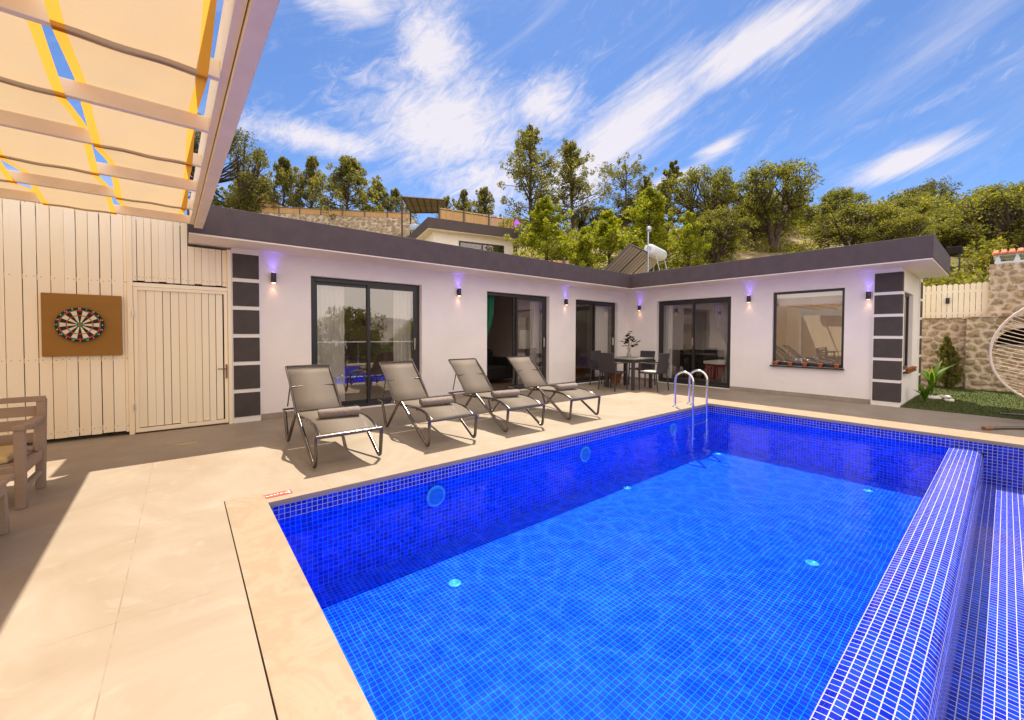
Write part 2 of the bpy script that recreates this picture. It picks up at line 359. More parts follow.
# ------------------------------------------------------------------ mesh builder
class MB:
    def __init__(s): s.v = []; s.f = []; s.mi = []; s.cur = 0; s.smooth = []; s.sm = False
    def add(s, vs, fs, smooth=None):
        b = len(s.v); s.v += [tuple(p) for p in vs]
        for f in fs: s.f.append([b+i for i in f]); s.mi.append(s.cur); s.smooth.append(s.sm if smooth is None else smooth)
    def box(s, x0, x1, y0, y1, z0, z1):
        x0, x1 = min(x0, x1), max(x0, x1); y0, y1 = min(y0, y1), max(y0, y1); z0, z1 = min(z0, z1), max(z0, z1)
        v = [(x0, y0, z0), (x1, y0, z0), (x1, y1, z0), (x0, y1, z0), (x0, y0, z1), (x1, y0, z1), (x1, y1, z1), (x0, y1, z1)]
        s.add(v, [(0, 3, 2, 1), (4, 5, 6, 7), (0, 1, 5, 4), (1, 2, 6, 5), (2, 3, 7, 6), (3, 0, 4, 7)], False); return s
    def quad(s, *p): s.add(p, [tuple(range(len(p)))], False); return s
    def prism(s, poly, d):   # poly: 3d points (ccw seen against d); d: extrude vector
        n = len(poly); d = Vector(d); p = [Vector(q) for q in poly]
        v = p+[q+d for q in p]
        s.add(v, [tuple(range(n))[::-1], tuple(range(n, 2*n))]+[(i, (i+1) % n, n+(i+1) % n, n+i) for i in range(n)], False); return s
    def tube(s, pts, r, n=8, closed=False, cap=True):
        p = [Vector(q) for q in pts]; k = len(p)
        rr = r if isinstance(r, (list, tuple)) else [r]*k
        rings = []; nrm = None
        for i in range(k):
            if closed: t = (p[(i+1) % k]-p[i-1])
            else: t = p[min(i+1, k-1)]-p[max(i-1, 0)]
            if t.length < 1e-9: t = Vector((0, 0, 1))
            t.normalize()
            if nrm is None:
                a = Vector((0, 0, 1)) if abs(t.z) < .9 else Vector((1, 0, 0)); nrm = t.cross(a).normalized()
            else:
                nrm = (nrm-t*nrm.dot(t))
                nrm = nrm.normalized() if nrm.length > 1e-6 else t.orthogonal().normalized()
            b = t.cross(nrm)
            rings.append([p[i]+(nrm*math.cos(2*math.pi*j/n)+b*math.sin(2*math.pi*j/n))*rr[i] for j in range(n)])
        v = [q for r_ in rings for q in r_]; f = []
        for i in range(k if closed else k-1):
            a = i*n; b2 = ((i+1) % k)*n
            for j in range(n): f.append((a+j, a+(j+1) % n, b2+(j+1) % n, b2+j))
        s.add(v, f, True)
        if cap and not closed:
            s.add(rings[0], [tuple(range(n))[::-1]], False); s.add(rings[-1], [tuple(range(n))], False)
        return s
    def lathe(s, prof, c=(0, 0, 0), n=20, axis='z', smooth=True):
        v = []
        for r, z in prof:
            for j in range(n):
                a = 2*math.pi*j/n; q = (r*math.cos(a), r*math.sin(a), z)
                if axis == 'x': q = (q[2], q[0], q[1])
                if axis == 'y': q = (q[1], q[2], q[0])
                v.append((q[0]+c[0], q[1]+c[1], q[2]+c[2]))
        f = [(i*n+j, i*n+(j+1) % n, (i+1)*n+(j+1) % n, (i+1)*n+j) for i in range(len(prof)-1) for j in range(n)]
        s.add(v, f, smooth)
        s.add(v[-n:], [tuple(range(n))], False); s.add(v[:n], [tuple(range(n))[::-1]], False); return s
    def strip(s, prof, x0, x1, th=.004):   # sheet: prof in (y, z), spanning x
        v = []; k = len(prof)
        for y, z in prof: v += [(x0, y, z), (x1, y, z)]
        for y, z in prof: v += [(x0, y, z-th), (x1, y, z-th)]
        f = [(2*i, 2*i+1, 2*i+3, 2*i+2) for i in range(k-1)]+[(2*k+2*i, 2*k+2*i+2, 2*k+2*i+3, 2*k+2*i+1) for i in range(k-1)]
        f += [(2*i, 2*i+2, 2*k+2*i+2, 2*k+2*i) for i in range(k-1)]+[(2*i+1, 2*k+2*i+1, 2*k+2*i+3, 2*i+3) for i in range(k-1)]
        f += [(0, 2*k, 2*k+1, 1), (2*k-2, 2*k-1, 4*k-1, 4*k-2)]
        s.add(v, f, True); return s
    def xf(s, M, start=0):
        for i in range(start, len(s.v)): s.v[i] = tuple(M @ Vector(s.v[i]))
        return s
    def build(s, name, mats, parent=None, bevel=0, world=True, loc=None):
        me = bpy.data.meshes.new(name)
        off = Vector((0, 0, 0))
        if parent is not None and world:
            off = Vector(parent.get('_base', (0, 0, 0)))
        if loc is not None: off = Vector(loc)
        me.from_pydata([(a-off.x, b-off.y, c-off.z) for a, b, c in s.v], [], s.f)
        mats = mats if isinstance(mats, (list, tuple)) else [mats]
        for q in mats: me.materials.append(MATS[q])
        me.polygons.foreach_set('material_index', s.mi); me.polygons.foreach_set('use_smooth', s.smooth)
        me.update()
        o = bpy.data.objects.new(name, me); col.objects.link(o)
        if parent is not None: o.parent = parent; o['_base'] = tuple(off)
        elif loc is not None: o.location = loc; o['_base'] = tuple(off)
        if bevel:
            b = o.modifiers.new('bevel', 'BEVEL'); b.width = bevel; b.segments = 2; b.limit_method = 'ANGLE'; b.angle_limit = R(40)
        return o
def tag(o, label=None, cat=None, group=None, kind=None):
    if label: o['label'] = label
    if cat: o['category'] = cat
    if group: o['group'] = group
    if kind: o['kind'] = kind
    return o
def empty(name, loc, label=None, cat=None, group=None):
    o = bpy.data.objects.new(name, None); col.objects.link(o); o.location = loc; o['_base'] = tuple(loc)
    o.empty_display_size = .1
    return tag(o, label, cat, group)
def copy_tree(o, parent=None):
    c = o.copy(); col.objects.link(c)
    if parent is not None: c.parent = parent
    for ch in [q for q in bpy.data.objects if q.parent == o and q != c]: copy_tree(ch, c)
    return c
def struct(name, mb, mat): return tag(mb.build(name, mat), kind='structure')
def text_mb(txt, size, mb, M, extrude=.001):
    cu = bpy.data.curves.new('t', 'FONT'); cu.body = txt; cu.size = size; cu.align_x = 'CENTER'; cu.align_y = 'CENTER'; cu.extrude = extrude; cu.resolution_u = 2
    ob = bpy.data.objects.new('t', cu); col.objects.link(ob)
    dg = bpy.context.evaluated_depsgraph_get(); me = bpy.data.meshes.new_from_object(ob.evaluated_get(dg))
    mb.add([M @ v.co for v in me.vertices], [tuple(p.vertices) for p in me.polygons], False)
    bpy.data.objects.remove(ob); bpy.data.meshes.remove(me)

# ================================================================== SETTING
YW, XW = 7.0975, 10.1023
PX0, PX1, PY1 = .4753, 7.7662, 3.577
PYE = -2.6           # far side of the wading pool
def ground_h(x, y):
    p = -4.74+.271*x+.289*y
    p = min(p, 12+.02*(p-12))
    if x > 15.2 or y > 12.8 or x < -7:
        d = max(x-15.2, y-12.8, 0) if x > -7 else max(y-12.8, 0)
        hr = max(p, -.2)*min(1, d/2.5)
        if p > 0 and d > 0: return hr+.25*math.sin(x*.7+1.3*math.sin(y*.5))*min(1, d/6)
    # downhill in front of the terrace
    q = max(-y-4.2, -x-7, 0)
    if q > 0 and p < 0: return -1.5-min(q*.30, 30) + .3*math.sin(x*.3)*math.cos(y*.27)
    return -1.5 if y < 12.8 and x < 15.2 else max(-.2, -1.5)
def axis_coords(lo, hi, dense0, dense1, step):
    a = list(np.arange(dense0, dense1+1e-6, step)); x = dense1; st = step
    while x < hi: st *= 1.25; x += st; a.append(x)
    x = dense0; st = step; b = []
    while x > lo: st *= 1.25; x -= st; b.append(x)
    return b[::-1]+a
xs = axis_coords(-1800, 1800, -14, 72, 1.0); ys = axis_coords(-1800, 1800, -14, 56, 1.0)
g_ = MB(); nx, ny = len(xs), len(ys)
g_.sm = True
g_.add([(x, y, ground_h(x, y)) for y in ys for x in xs], [(j*nx+i, j*nx+i+1, (j+1)*nx+i+1, (j+1)*nx+i) for j in range(ny-1) for i in range(nx-1)])
struct('ground', g_, 'hill_ground')
# far ridge across the valley (seen mirrored in the glass)
rd = MB(); rd.sm = True
pts = []; K = 90
for i in range(K+1):
    a = R(150+ i*2.4)   # behind the camera
    hh = 38+26*math.sin(i*.21)+12*math.sin(i*.57+1)+6*math.sin(i*1.3)
    for (r_, z) in ((620, -45), (760, hh*.55), (900, hh), (1300, hh*.4-30)): pts.append((r_*math.cos(a), r_*math.sin(a), z))
rd.add(pts, [(i*4+j, (i+1)*4+j, (i+1)*4+j+1, i*4+j+1) for i in range(K) for j in range(3)])
struct('far_hills', rd, 'far_ridge')

# deck as slabs round the pool (butted end to end)
dk = MB(); D0 = -.12
dk.box(-7, .2264, PYE-1.2, 12.8, D0, 0)                       # left of pool
dk.box(.2264, .4753, 3.81, 12.8, D0, 0)
dk.box(.4753, 7.7662, 3.597, 12.8, D0, 0)
dk.box(8.60, 10.15, 1.2, 12.8, D0, 0); dk.box(7.7662, 8.60, 3.597, 12.8, D0, 0)
dk.box(8.60, 10.08, PYE-1.2, 1.2, D0, 0)
dk.box(.2264, 8.60, PYE-1.2, PYE-.3, D0, 0)
dk.box(10.15, 15.2, 1.2, 12.8, D0, -.004)
struct('deck', dk, 'deck')
cp = MB()
cp.box(.232, PX0+.012, PYE-.3, 3.805, -.03, .006)              # raised near coping
struct('pool_coping', cp, 'travertine')
cp2 = MB(); cp2.box(PX1-.012, 8.60, PYE-.3, 3.597, -.03, .0); cp2.box(PX0+.012, PX1-.012, PY1-.012, 3.597, -.03, 0.); cp2.box(PX0+.012, PX1-.012, PYE-.3, PYE, -.03, 0)
struct('pool_edging', cp2, 'travertine')
gs = MB(); gs.box(PX0+.006, PX1-.006, PY1-.009, PY1+.01, -.046, -.031); gs.box(PX1-.009, PX1+.01, PYE, PY1-.009, -.046, -.031)
struct('pool_edge_band', gs, 'grey_stone')
# pool shell
FZ, WZ = -.82, -.55
sh = MB()
sh.cur = 0
def vw(mb, x0, y0, x1, y1, z0, z1): mb.quad((x0, y0, z0), (x1, y1, z0), (x1, y1, z1), (x0, y0, z1))
# above the waterline band + wading pool = index 0, below = index 1
WL = -.168
vw(sh, PX0, PY1, PX1, PY1, WL, -.031); vw(sh, PX1, PY1, PX1, PYE, WL, -.031); vw(sh, PX0, PYE, PX0, PY1, WL, -.031); vw(sh, PX1, PYE, PX0, PYE, WL, -.031)
vw(sh, PX1, .15, PX1, PYE, WZ, WL); vw(sh, PX0, PYE, PX0, .15, WZ, WL); vw(sh, PX1, PYE, PX0, PYE, WZ, WL)
sh.quad((PX0, PYE, WZ), (PX1, PYE, WZ), (PX1, .15, WZ), (PX0, .15, WZ))
sh.cur = 1
vw(sh, PX0, PY1, PX1, PY1, FZ, WL); vw(sh, PX1, PY1, PX1, .44, FZ, WL); vw(sh, PX0, .44, PX0, PY1, FZ, WL); vw(sh, PX1, .45, PX0, .45, FZ, WL-.01)
sh.quad((PX0, .45, FZ), (PX1, .45, FZ), (PX1, PY1, FZ), (PX0, PY1, FZ))
struct('pool_basin', sh, ['mosaic', 'mosaic_deep'])
# overflow wall with a rounded lip
ov = MB(); prof = [(.452, WL-.02), (.445, -.158), (.40, -.150), (.30, -.147), (.23, -.150), (.195, -.160), (.17, -.182), (.158, -.215), (.15, -.26), (.15, WZ+.001)]
v = [(PX0+.001, y, z) for y, z in prof]+[(PX1-.001, y, z) for y, z in prof]; k = len(prof)
ov.add(v, [(i, i+1, k+i+1, k+i) for i in range(k-1)], True)
struct('overflow_wall', ov, 'mosaic')
wt = MB(); wt.quad((PX0, .449, WL+.006), (PX1, .449, WL+.006), (PX1, PY1, WL+.006), (PX0, PY1, WL+.006))
struct('pool_water', wt, 'water')
lw = MB(); lw.box(10.082, 15.05, -6, 1.2, -.10, .012)
struct('lawn', lw, 'lawn')
# grass blades: uncountable
rng = np.random.default_rng(5)
nb = 16000; gx = rng.uniform(10.1, 14.9, nb); gy = rng.uniform(-1.8, 1.17, nb); hh = rng.uniform(.012, .04, nb); a = rng.uniform(0, 6.28, nb); ln = rng.uniform(-.015, .015, (nb, 2))
V = np.empty((nb, 3, 3)); wd = .004
V[:, 0] = np.c_[gx-np.cos(a)*wd, gy-np.sin(a)*wd, np.full(nb, .010)]; V[:, 1] = np.c_[gx+np.cos(a)*wd, gy+np.sin(a)*wd, np.full(nb, .010)]; V[:, 2] = np.c_[gx+ln[:, 0], gy+ln[:, 1], .012+hh]
me = bpy.data.meshes.new('grass'); me.from_pydata(V.reshape(-1, 3).tolist(), [], np.arange(nb*3).reshape(-1, 3).tolist()); me.materials.append(MATS['lawn'])
o = bpy.data.objects.new('grass', me); col.objects.link(o); tag(o, 'short green lawn grass beside the house end wall', 'grass', kind='stuff')

# ================================================================== THE VILLA
ZF, ZT = 2.5336, 2.9274
YF, XF, YE = 6.4053, 9.3315, .7664
XB, YB = 12.5, 12.2       # back of the right wing, back of the left wing
house = empty('villa', (6, 9, 0), 'white single-storey villa with dark brown flat roof edge behind the pool', 'house')
def wall_along_x(mb, y0, y1, x0, x1, z0, z1, ops):
    x = x0
    for a, b, c, d in sorted(ops):
        mb.box(x, a, y0, y1, z0, z1)
        if c > z0: mb.box(a, b, y0, y1, z0, c)
        if d < z1: mb.box(a, b, y0, y1, d, z1)
        x = b
    mb.box(x, x1, y0, y1, z0, z1)
def wall_along_y(mb, x0, x1, y0, y1, z0, z1, ops):
    y = y0
    for a, b, c, d in sorted(ops):
        mb.box(x0, x1, y, a, z0, z1)
        if c > z0: mb.box(x0, x1, a, b, z0, c)
        if d < z1: mb.box(x0, x1, a, b, d, z1)
        y = b
    mb.box(x0, x1, y, y1, z0, z1)
doorsL = [(1.60, 3.55, .012, 2.24), (5.085, 6.965, .012, 2.235), (7.92, 9.72, .012, 2.225)]
doorsR = [(4.155, 6.09, .012, 2.225)]; winR = [(2.03, 3.28, .645, 2.245)]
sideW = [(10.45, 11.55, .62, 2.13)]
wl = MB()
wall_along_x(wl, YW, YW+.22, .55, XW, 0, ZF, doorsL)
wall_along_y(wl, XW, XW+.22, 1.22, YW+.22, 0, ZF, doorsR+winR)
wall_along_x(wl, 1.22, 1.42, XW+.22, XB, 0, ZF, sideW)
wl.box(XB, XB+.2, 1.22, YB, 0, ZF); wl.box(.55, XB+.2, YB, YB+.2, 0, ZF); wl.box(.55, .77, YW+.22, YB, 0, ZF)
wl.build('wall', 'stucco', house)
# rooms
iw = MB(); iw.box(10.32, 12.5, 3.72, 3.84, .01, ZF); iw.build('partition_wall', 'room_wall', house)
iw = MB()
iw.box(4.3, 4.42, YW+.22, YB, 0.01, ZF); iw.box(7.3, 7.42, YW+.22, YB, .01, ZF);
iw.box(.77, 12.5, 10.6, 10.72, .01, ZF)
iw.build('partition_wall', 'room_wall', house)
il = MB(); il.quad((XB-.004, 1.42, .01), (XB-.004, 10.6, .01), (XB-.004, 10.6, ZF), (XB-.004, 1.42, ZF)); il.build('room_lining', 'room_white', house)
fl = MB(); fl.box(.77, XB, YW+.22, 10.6, 0.001, .010); fl.box(10.33, XB, 1.43, YW+.219, .001, .010); fl.build('room_floor', 'room_floor', house)
# roof slab: L-shaped, with light soffit and dark edge band
def Lpoly(e):  # shrink by e
    return [(.055+e, YF+e), (XF+e, YF+e), (XF+e, YE+e), (12.32-e, YE+e), (12.32-e, 2.2), (XB+.3-e, 2.2), (XB+.3-e, YB+.6-e), (.055+e, YB+.6-e)]
rf = MB(); rf.prism([(x, y, ZF+.02) for x, y in Lpoly(0)], (0, 0, ZT-ZF-.02)); rfo = rf.build('roof', 'fascia', house, bevel=.006)
sf = MB(); sf.prism([(x, y, ZF-.0) for x, y in Lpoly(.012)], (0, 0, .0195)); sf.build('soffit', 'soffit', house)
# skirting tiles
for a, b in ((.90, 1.60), (3.55, 5.085), (6.965, 7.92), (9.72, XW-.012)):
    sk = MB(); sk.box(a, b, YW-.012, YW-.0005, 0.001, .085); sk.build('skirting', 'skirting', house)
for a, b in ((1.62, 4.155), (6.09, YW-.012)):
    sk = MB(); sk.box(XW-.012, XW-.0005, a, b, 0.001, .085); sk.build('skirting', 'skirting', house)
# banded pillars
def pillar(x0, x1, y0, y1, wx, name='pillar'):
    b = MB(); b.box(x0, x1, y0, y1, 0, ZF-.001); p = b.build(name, 'trim_white', house)
    d = MB(); h = (2.50-.075)/6
    for i in range(6):
        z0 = .085+i*h; d.box(x0-wx[0], x1+wx[1], y0-wx[2], y1-.02, z0+.0, z0+h-.055)
    d.build('panel', 'panel_dark', p, bevel=.004)
pillar(.545, .885, YW-.05, YW-.0005, (-.012, -.004, .012))
pillar(XW-.05, XW+.10, 1.205, 1.60, (.012, -.02, .006))
pillar(12.3, 12.62, 1.19, 1.2195, (-.02, -.02, .01))

def sliding_door(axis, a, b, z0, z1, base, openleft=False, glass='glass', depth=.10, hand=True):
    """axis 'x': door lies along X at y=base, outside towards -Y; axis 'y': along Y at x=base, outside towards -X"""
    f = MB(); t = .075; d0, d1 = base+depth, base+depth+.07
    def B(mb, p0, p1, q0, q1, e0, e1):
        if axis == 'x': mb.box(p0, p1, e0, e1, q0, q1)
        else: mb.box(e0, e1, p0, p1, q0, q1)
    B(f, a+.001, a+t, z0, z1-.001, d0, d1); B(f, b-t, b-.001, z0, z1-.001, d0, d1); B(f, a+t, b-t, z1-t, z1-.001, d0, d1); B(f, a+t, b-t, z0, z0+.05, d0, d1)
    fo = f.build('sliding_door', 'black_alu', house, bevel=.004)
    mid = (a+b)/2
    leaves = [(a+t, mid+.03, d0+.036), (mid-.03, b-t, d0+.004)]
    if openleft: leaves[0] = (mid-.10, b-t-.07, d0+.036)
    for i, (p, q, e) in enumerate(leaves):
        s = MB(); st = .05
        B(s, p, p+st, z0+.05, z1-t, e, e+.028); B(s, q-st, q, z0+.05, z1-t, e, e+.028); B(s, p+st, q-st, z1-t-.05, z1-t, e, e+.028); B(s, p+st, q-st, z0+.05, z0+.12, e, e+.028)
        s.build('door_leaf_frame', 'black_alu', fo)
        gsh = MB(); B(gsh, p+st, q-st, z0+.12, z1-t-.05, e+.010, e+.016); gsh.build('pane', glass, fo)
    h = MB(); hp = leaves[1][1]-.03 if axis == 'x' else leaves[1][0]+.03
    if axis == 'x': h.box(hp-.012, hp+.012, d0-.03, d0+.003, 1.0, 1.22)
    else: h.box(d0-.03, d0+.003, hp-.012, hp+.012, 1.0, 1.22)
    h.build('handle', 'steel', fo, bevel=.004)
    return fo
sliding_door('x', 1.60, 3.55, .012, 2.24, YW, glass='glass_mirror')
sliding_door('x', 5.085, 6.965, .012, 2.235, YW, openleft=True)
sliding_door('x', 7.92, 9.72, .012, 2.225, YW)
sliding_door('y', 4.155, 6.09, .012, 2.225, XW)
def window(axis, a, b, z0, z1, base, glass, depth=.06, inward=1):
    f = MB(); t = .05; d0, d1 = base+depth, base+depth+.06
    def B(mb, p0, p1, q0, q1, e0, e1):
        if axis == 'x': mb.box(p0, p1, e0, e1, q0, q1)
        else: mb.box(e0, e1, p0, p1, q0, q1)
    B(f, a+.001, a+t, z0+.001, z1-.001, d0, d1); B(f, b-t, b-.001, z0+.001, z1-.001, d0, d1); B(f, a+t, b-t, z1-t, z1-.001, d0, d1); B(f, a+t, b-t, z0+.001, z0+t+.02, d0, d1)
    fo = f.build('window', 'black_alu', house, bevel=.004)
    g = MB(); B(g, a+t, b-t, z0+t+.02, z1-t, d0+.02, d0+.026); g.build('pane', glass, fo)
    s = MB(); B(s, a-.02, b+.02, z0-.028, z0-.001, base-.075, base-.001); s.build('sill', 'black_alu', fo, bevel=.003)
window('y', 2.03, 3.28, .645, 2.245, XW, 'glass_mirror')
window('x', 10.45, 11.55, .62, 2.13, 1.22, 'glass')
sk2 = MB(); sk2.box(XW-.008, XW-.0005, 3.02, 3.16, .28, .35); sk2.build('wall_socket', 'trim_white', house, bevel=.002)

# blind in the kitchen window, curtains
def curtain(name, mat, axis, a, b, base, z0, z1, label, waves=9, amp=.035, tie=None, seed=0):
    r = random.Random(seed); mb = MB(); nu, nv = waves*8, 14; V = []
    for j in range(nv+1):
        t = j/nv; z = z1+(z0-z1)*t
        for i in range(nu+1):
            s = i/nu; p = a+(b-a)*s
            if tie is not None:     # gathered to one side at two thirds of its height
                g = 1-.75*math.exp(-((t-.62)/.22)**2) if t < .62 else 1-.75*math.exp(-((t-.62)/.5)**2)
                p = tie+(p-tie)*g
            e = base+amp*math.sin(s*waves*2*math.pi+.4*math.sin(3*t))*(.75+.25*math.sin(5*s))
            V.append((p, e, z) if axis == 'x' else (e, p, z))
    mb.add(V, [(j*(nu+1)+i, j*(nu+1)+i+1, (j+1)*(nu+1)+i+1, (j+1)*(nu+1)+i) for j in range(nv) for i in range(nu)], True)
    c0 = V[(nv)*(nu+1)+nu//2]
    o = mb.build(name, mat, loc=(c0[0], c0[1], z0)); tag(o, label, 'curtain'); return o
curtain('curtain', 'curtain_white', 'x', 1.68, 2.20, YW+.27, .03, 2.42, 'white curtain inside the leftmost sliding door, behind the first lounger', 6, seed=1)
curtain('curtain', 'curtain_white', 'x', 3.10, 3.46, YW+.27, .03, 2.42, 'thin white curtain at the right side of the leftmost sliding door', 4, seed=9)
curtain('curtain', 'curtain_green', 'x', 5.12, 5.48, YW+.27, .03, 2.42, 'dark green curtain at the left edge of the open sliding door', 4, .03, tie=5.12, seed=2)
curtain('curtain', 'curtain_white', 'x', 6.58, 6.97, YW+.27, .03, 2.42, 'white curtain behind the closed right leaf of the open sliding door', 6, seed=3)
curtain('curtain', 'curtain_white', 'x', 9.05, 9.62, YW+.27, .03, 2.42, 'white curtain inside the sliding door beside the dining table', 6, seed=4)
curtain('curtain', 'curtain_white', 'y', 5.78, 6.06, XW+.27, .03, 2.42, 'white curtain at the left side of the right wing sliding door', 4, seed=5)
curtain('curtain', 'curtain_grey', 'y', 4.22, 4.72, XW+.27, .03, 2.42, 'grey tied-back curtain at the right side of the right wing sliding door', 5, .03, tie=4.22, seed=6)
bl = MB()
for i in range(9): bl.box(XW+.20, XW+.225, 2.09, 3.22, 2.17-i*.028, 2.196-i*.028)
tag(bl.build('window_blind', 'curtain_white', loc=(XW+.2, 2.6, 2.0)), 'pale rolled-up blind at the top of the square window', 'blind')

# lit ceiling spots just inside the doors
for (x, y, nm) in ((2.6, 8.0, 'behind the leftmost sliding door'), (6.1, 8.0, 'in the room of the open sliding door'), (8.75, 7.9, 'behind the door of the dining corner'), (11.3, 5.2, 'behind the right wing sliding door')):
    e = empty('ceiling_spot', (x, y, ZF), 'small lit round ceiling spot '+nm, 'ceiling lamp', 'lit ceiling spots indoors')
    b = MB(); b.lathe([(.055, ZF-.02), (.055, ZF-.001)], (x, y, 0), 18); b.build('rim', 'trim_white', e)
    b = MB(); b.lathe([(.042, ZF-.024), (.042, ZF-.0205)], (x, y, 0), 18); b.build('lens', 'spot_lens', e)
    l = bpy.data.lights.new('spot_light', 'SPOT'); l.spot_size = R(110); l.spot_blend = .8; l.energy = 14; l.color = (1, .86, .70); l.shadow_soft_size = .05
    lo = bpy.data.objects.new('spot_light', l); col.objects.link(lo); lo.parent = e; lo.location = (0, 0, -.08)

# things indoors, as far as the doors show them
sofa = empty('sofa', (6.6, 8.6, .01), 'black sofa inside the open sliding door', 'sofa')
b = MB(); b.box(5.75, 6.75, 8.4, 9.1, .12, .45); b.build('seat', 'black_cloth', sofa, bevel=.04)
b = MB(); b.box(5.75, 6.75, 9.1, 9.3, .12, .88); b.build('backrest', 'black_cloth', sofa, bevel=.05)
for x in (5.61, 6.75):
    b = MB(); b.box(x, x+.14, 8.4, 9.3, .12, .68); b.build('armrest', 'black_cloth', sofa, bevel=.04)
lamp = empty('floor_lamp', (7.08, 8.1, .01), 'floor lamp with cream drum shade behind the closed door leaf', 'lamp')
b = MB(); b.lathe([(.12, .01), (.12, .03), (.012, .035), (.012, .98)], (7.08, 8.1, 0)); b.build('stand', 'black_alu', lamp)
b = MB(); b.lathe([(.185, .92), (.165, 1.42), (.16, 1.42), (.18, .92)], (7.08, 8.1, 0), 24); b.build('lamp_shade', 'curtain_white', lamp)
bed = empty('red_couch', (11.3, 4.9, .01), 'dark red couch with white cover inside the right wing door', 'couch')
b = MB(); b.box(11.0, 11.7, 4.0, 5.2, .12, .52); b.build('base', 'red_cloth', bed, bevel=.03)
b = MB(); b.box(10.98, 11.72, 3.98, 5.22, .521, .60); b.build('cover', 'curtain_white', bed, bevel=.02)
for p in ((11.05, 4.05), (11.65, 4.05), (11.05, 5.15), (11.65, 5.15)):
    b = MB(); b.box(p[0]-.02, p[0]+.02, p[1]-.02, p[1]+.02, .01, .119); b.build('leg', 'black_alu', bed)
cab = empty('cabinet', (12.2, 5.9, .01), 'dark low cabinet inside the right wing door beside the white curtain', 'cabinet')
b = MB(); b.box(11.95, 12.45, 5.3, 6.4, .01, .85); b.build('body', 'black_cloth', cab, bevel=.01)
for i in range(2):
    b = MB(); b.box(11.93, 11.949, 5.33+i*.53, 5.84+i*.53, .08, .82); b.build('cabinet_door', 'black_alu', cab, bevel=.004)
chairI = empty('armchair', (11.6, 4.05, .01), 'dark grey armchair inside the right wing door', 'armchair')
b = MB(); b.box(12.0, 12.42, 4.2, 4.8, .1, .42); b.build('seat', 'curtain_grey', chairI, bevel=.05)
b = MB(); b.box(12.3, 12.46, 4.2, 4.8, .42, .95); b.build('backrest', 'curtain_grey', chairI, bevel=.05)
chest = empty('dresser', (3.0, 9.9, .01), 'wooden dresser inside the leftmost sliding door', 'dresser')
b = MB(); b.box(2.5, 3.9, 9.9, 10.4, .01, .8); b.build('body', 'room_floor', chest, bevel=.01)
for i in range(3):
    b = MB(); b.box(2.53, 3.87, 9.88, 9.899, .06+i*.25, .28+i*.25); b.build('drawer', 'room_floor', chest, bevel=.004)

# wall lamps: small up-and-down cylinders, violet above, warm below
def wall_lamp(p, nrm, label, lit=True):
    px, py, pz = p; n_ = Vector(nrm); c = Vector(p)+n_*.055
    e = empty('wall_lamp', tuple(Vector(p)), label, 'wall lamp', 'small black up-down wall lamps')
    b = MB(); b.lathe([(.034, -.075), (.036, -.07), (.036, .07), (.034, .075)], tuple(c), 16); b.build('lamp_body', 'black_alu', e)
    b = MB(); q = Vector(p)+n_*.012; r = .012
    b.box(q.x-(.012 if nrm[0] else .03), q.x+(.012 if nrm[0] else .03), q.y-(.012 if nrm[1] else .03), q.y+(.012 if nrm[1] else .03), pz-.045, pz+.045); b.build('wall_plate', 'black_alu', e)
    for sgn, mat in (((1, 'glow_violet'), (-1, 'glow_warm')) if lit else ()):
        b = MB(); b.lathe([(.026, .0), (.026, .003)], (c.x, c.y, c.z+sgn*.077-(.003 if sgn < 0 else 0)), 14); b.build('lens', mat, e)
    if lit:
        for sgn, colr, pw in ((1, (.12, .07, 1.0), 1.7), (-1, (1, .55, .30), .7)):
            l = bpy.data.lights.new('lamp_light', 'SPOT'); l.energy = pw; l.color = colr; l.spot_size = R(70); l.spot_blend = .9; l.shadow_soft_size = .02
            lo = bpy.data.objects.new('lamp_light', l); col.objects.link(lo); lo.parent = e
            lo.location = tuple(n_*.055+Vector((0, 0, sgn*.09))); lo.rotation_euler = (R(180), 0, 0) if sgn > 0 else (0, 0, 0)
            d = (Vector((0, 0, sgn))-n_*.22).normalized(); lo.rotation_euler = d.to_track_quat('-Z', 'Y').to_euler()
for x, z, lb in ((1.07, 2.15, 'wall lamp between the banded pillar and the first sliding door'),
                 (4.357, 2.16, 'wall lamp between the first and the second sliding door'),
                 (7.515, 2.13, 'wall lamp between the open sliding door and the dining corner door')):
    wall_lamp((x, YW, z), (0, -1, 0), 'black '+lb+', violet glow')
for y, z, lb in ((6.62, 2.07, 'wall lamp nearest the inner corner of the two wings'),
                 (3.756, 2.13, 'wall lamp between the right wing sliding door and the square window'),
                 (1.668, 2.06, 'wall lamp touching the right banded pillar')):
    wall_lamp((XW, y, z), (-1, 0, 0), 'black '+lb+', violet glow')

# terracotta pots
def pot(x, y, z, s, label, name='clay_pot', group='terracotta pots on the square window sill'):
    b = MB(); b.lathe([(.034*s, 0), (.05*s, .075*s), (.056*s, .075*s), (.056*s, .10*s), (.046*s, .10*s), (.044*s, .08*s), (.0, .078*s)], (x, y, z), 16)
    o = b.build(name, 'terracotta', loc=(x, y, z)); tag(o, label, 'pot', group); return o
for i, nm in enumerate(('leftmost of the five', 'second from the left of the five', 'middle of the five', 'fourth from the left of the five', 'rightmost of the five')):
    pot(XW-.055+.02, 3.19-i*.265, .646, .85, 'small terracotta pot, %s on the square window sill' % nm)
for i in range(4):
    pot(10.56+i*.28, 1.165, .615, .7, 'small terracotta pot, %s on the side window sill' % ('nearest of four', 'second of four', 'third of four', 'farthest of four')[i], group='terracotta pots on the side window sill')

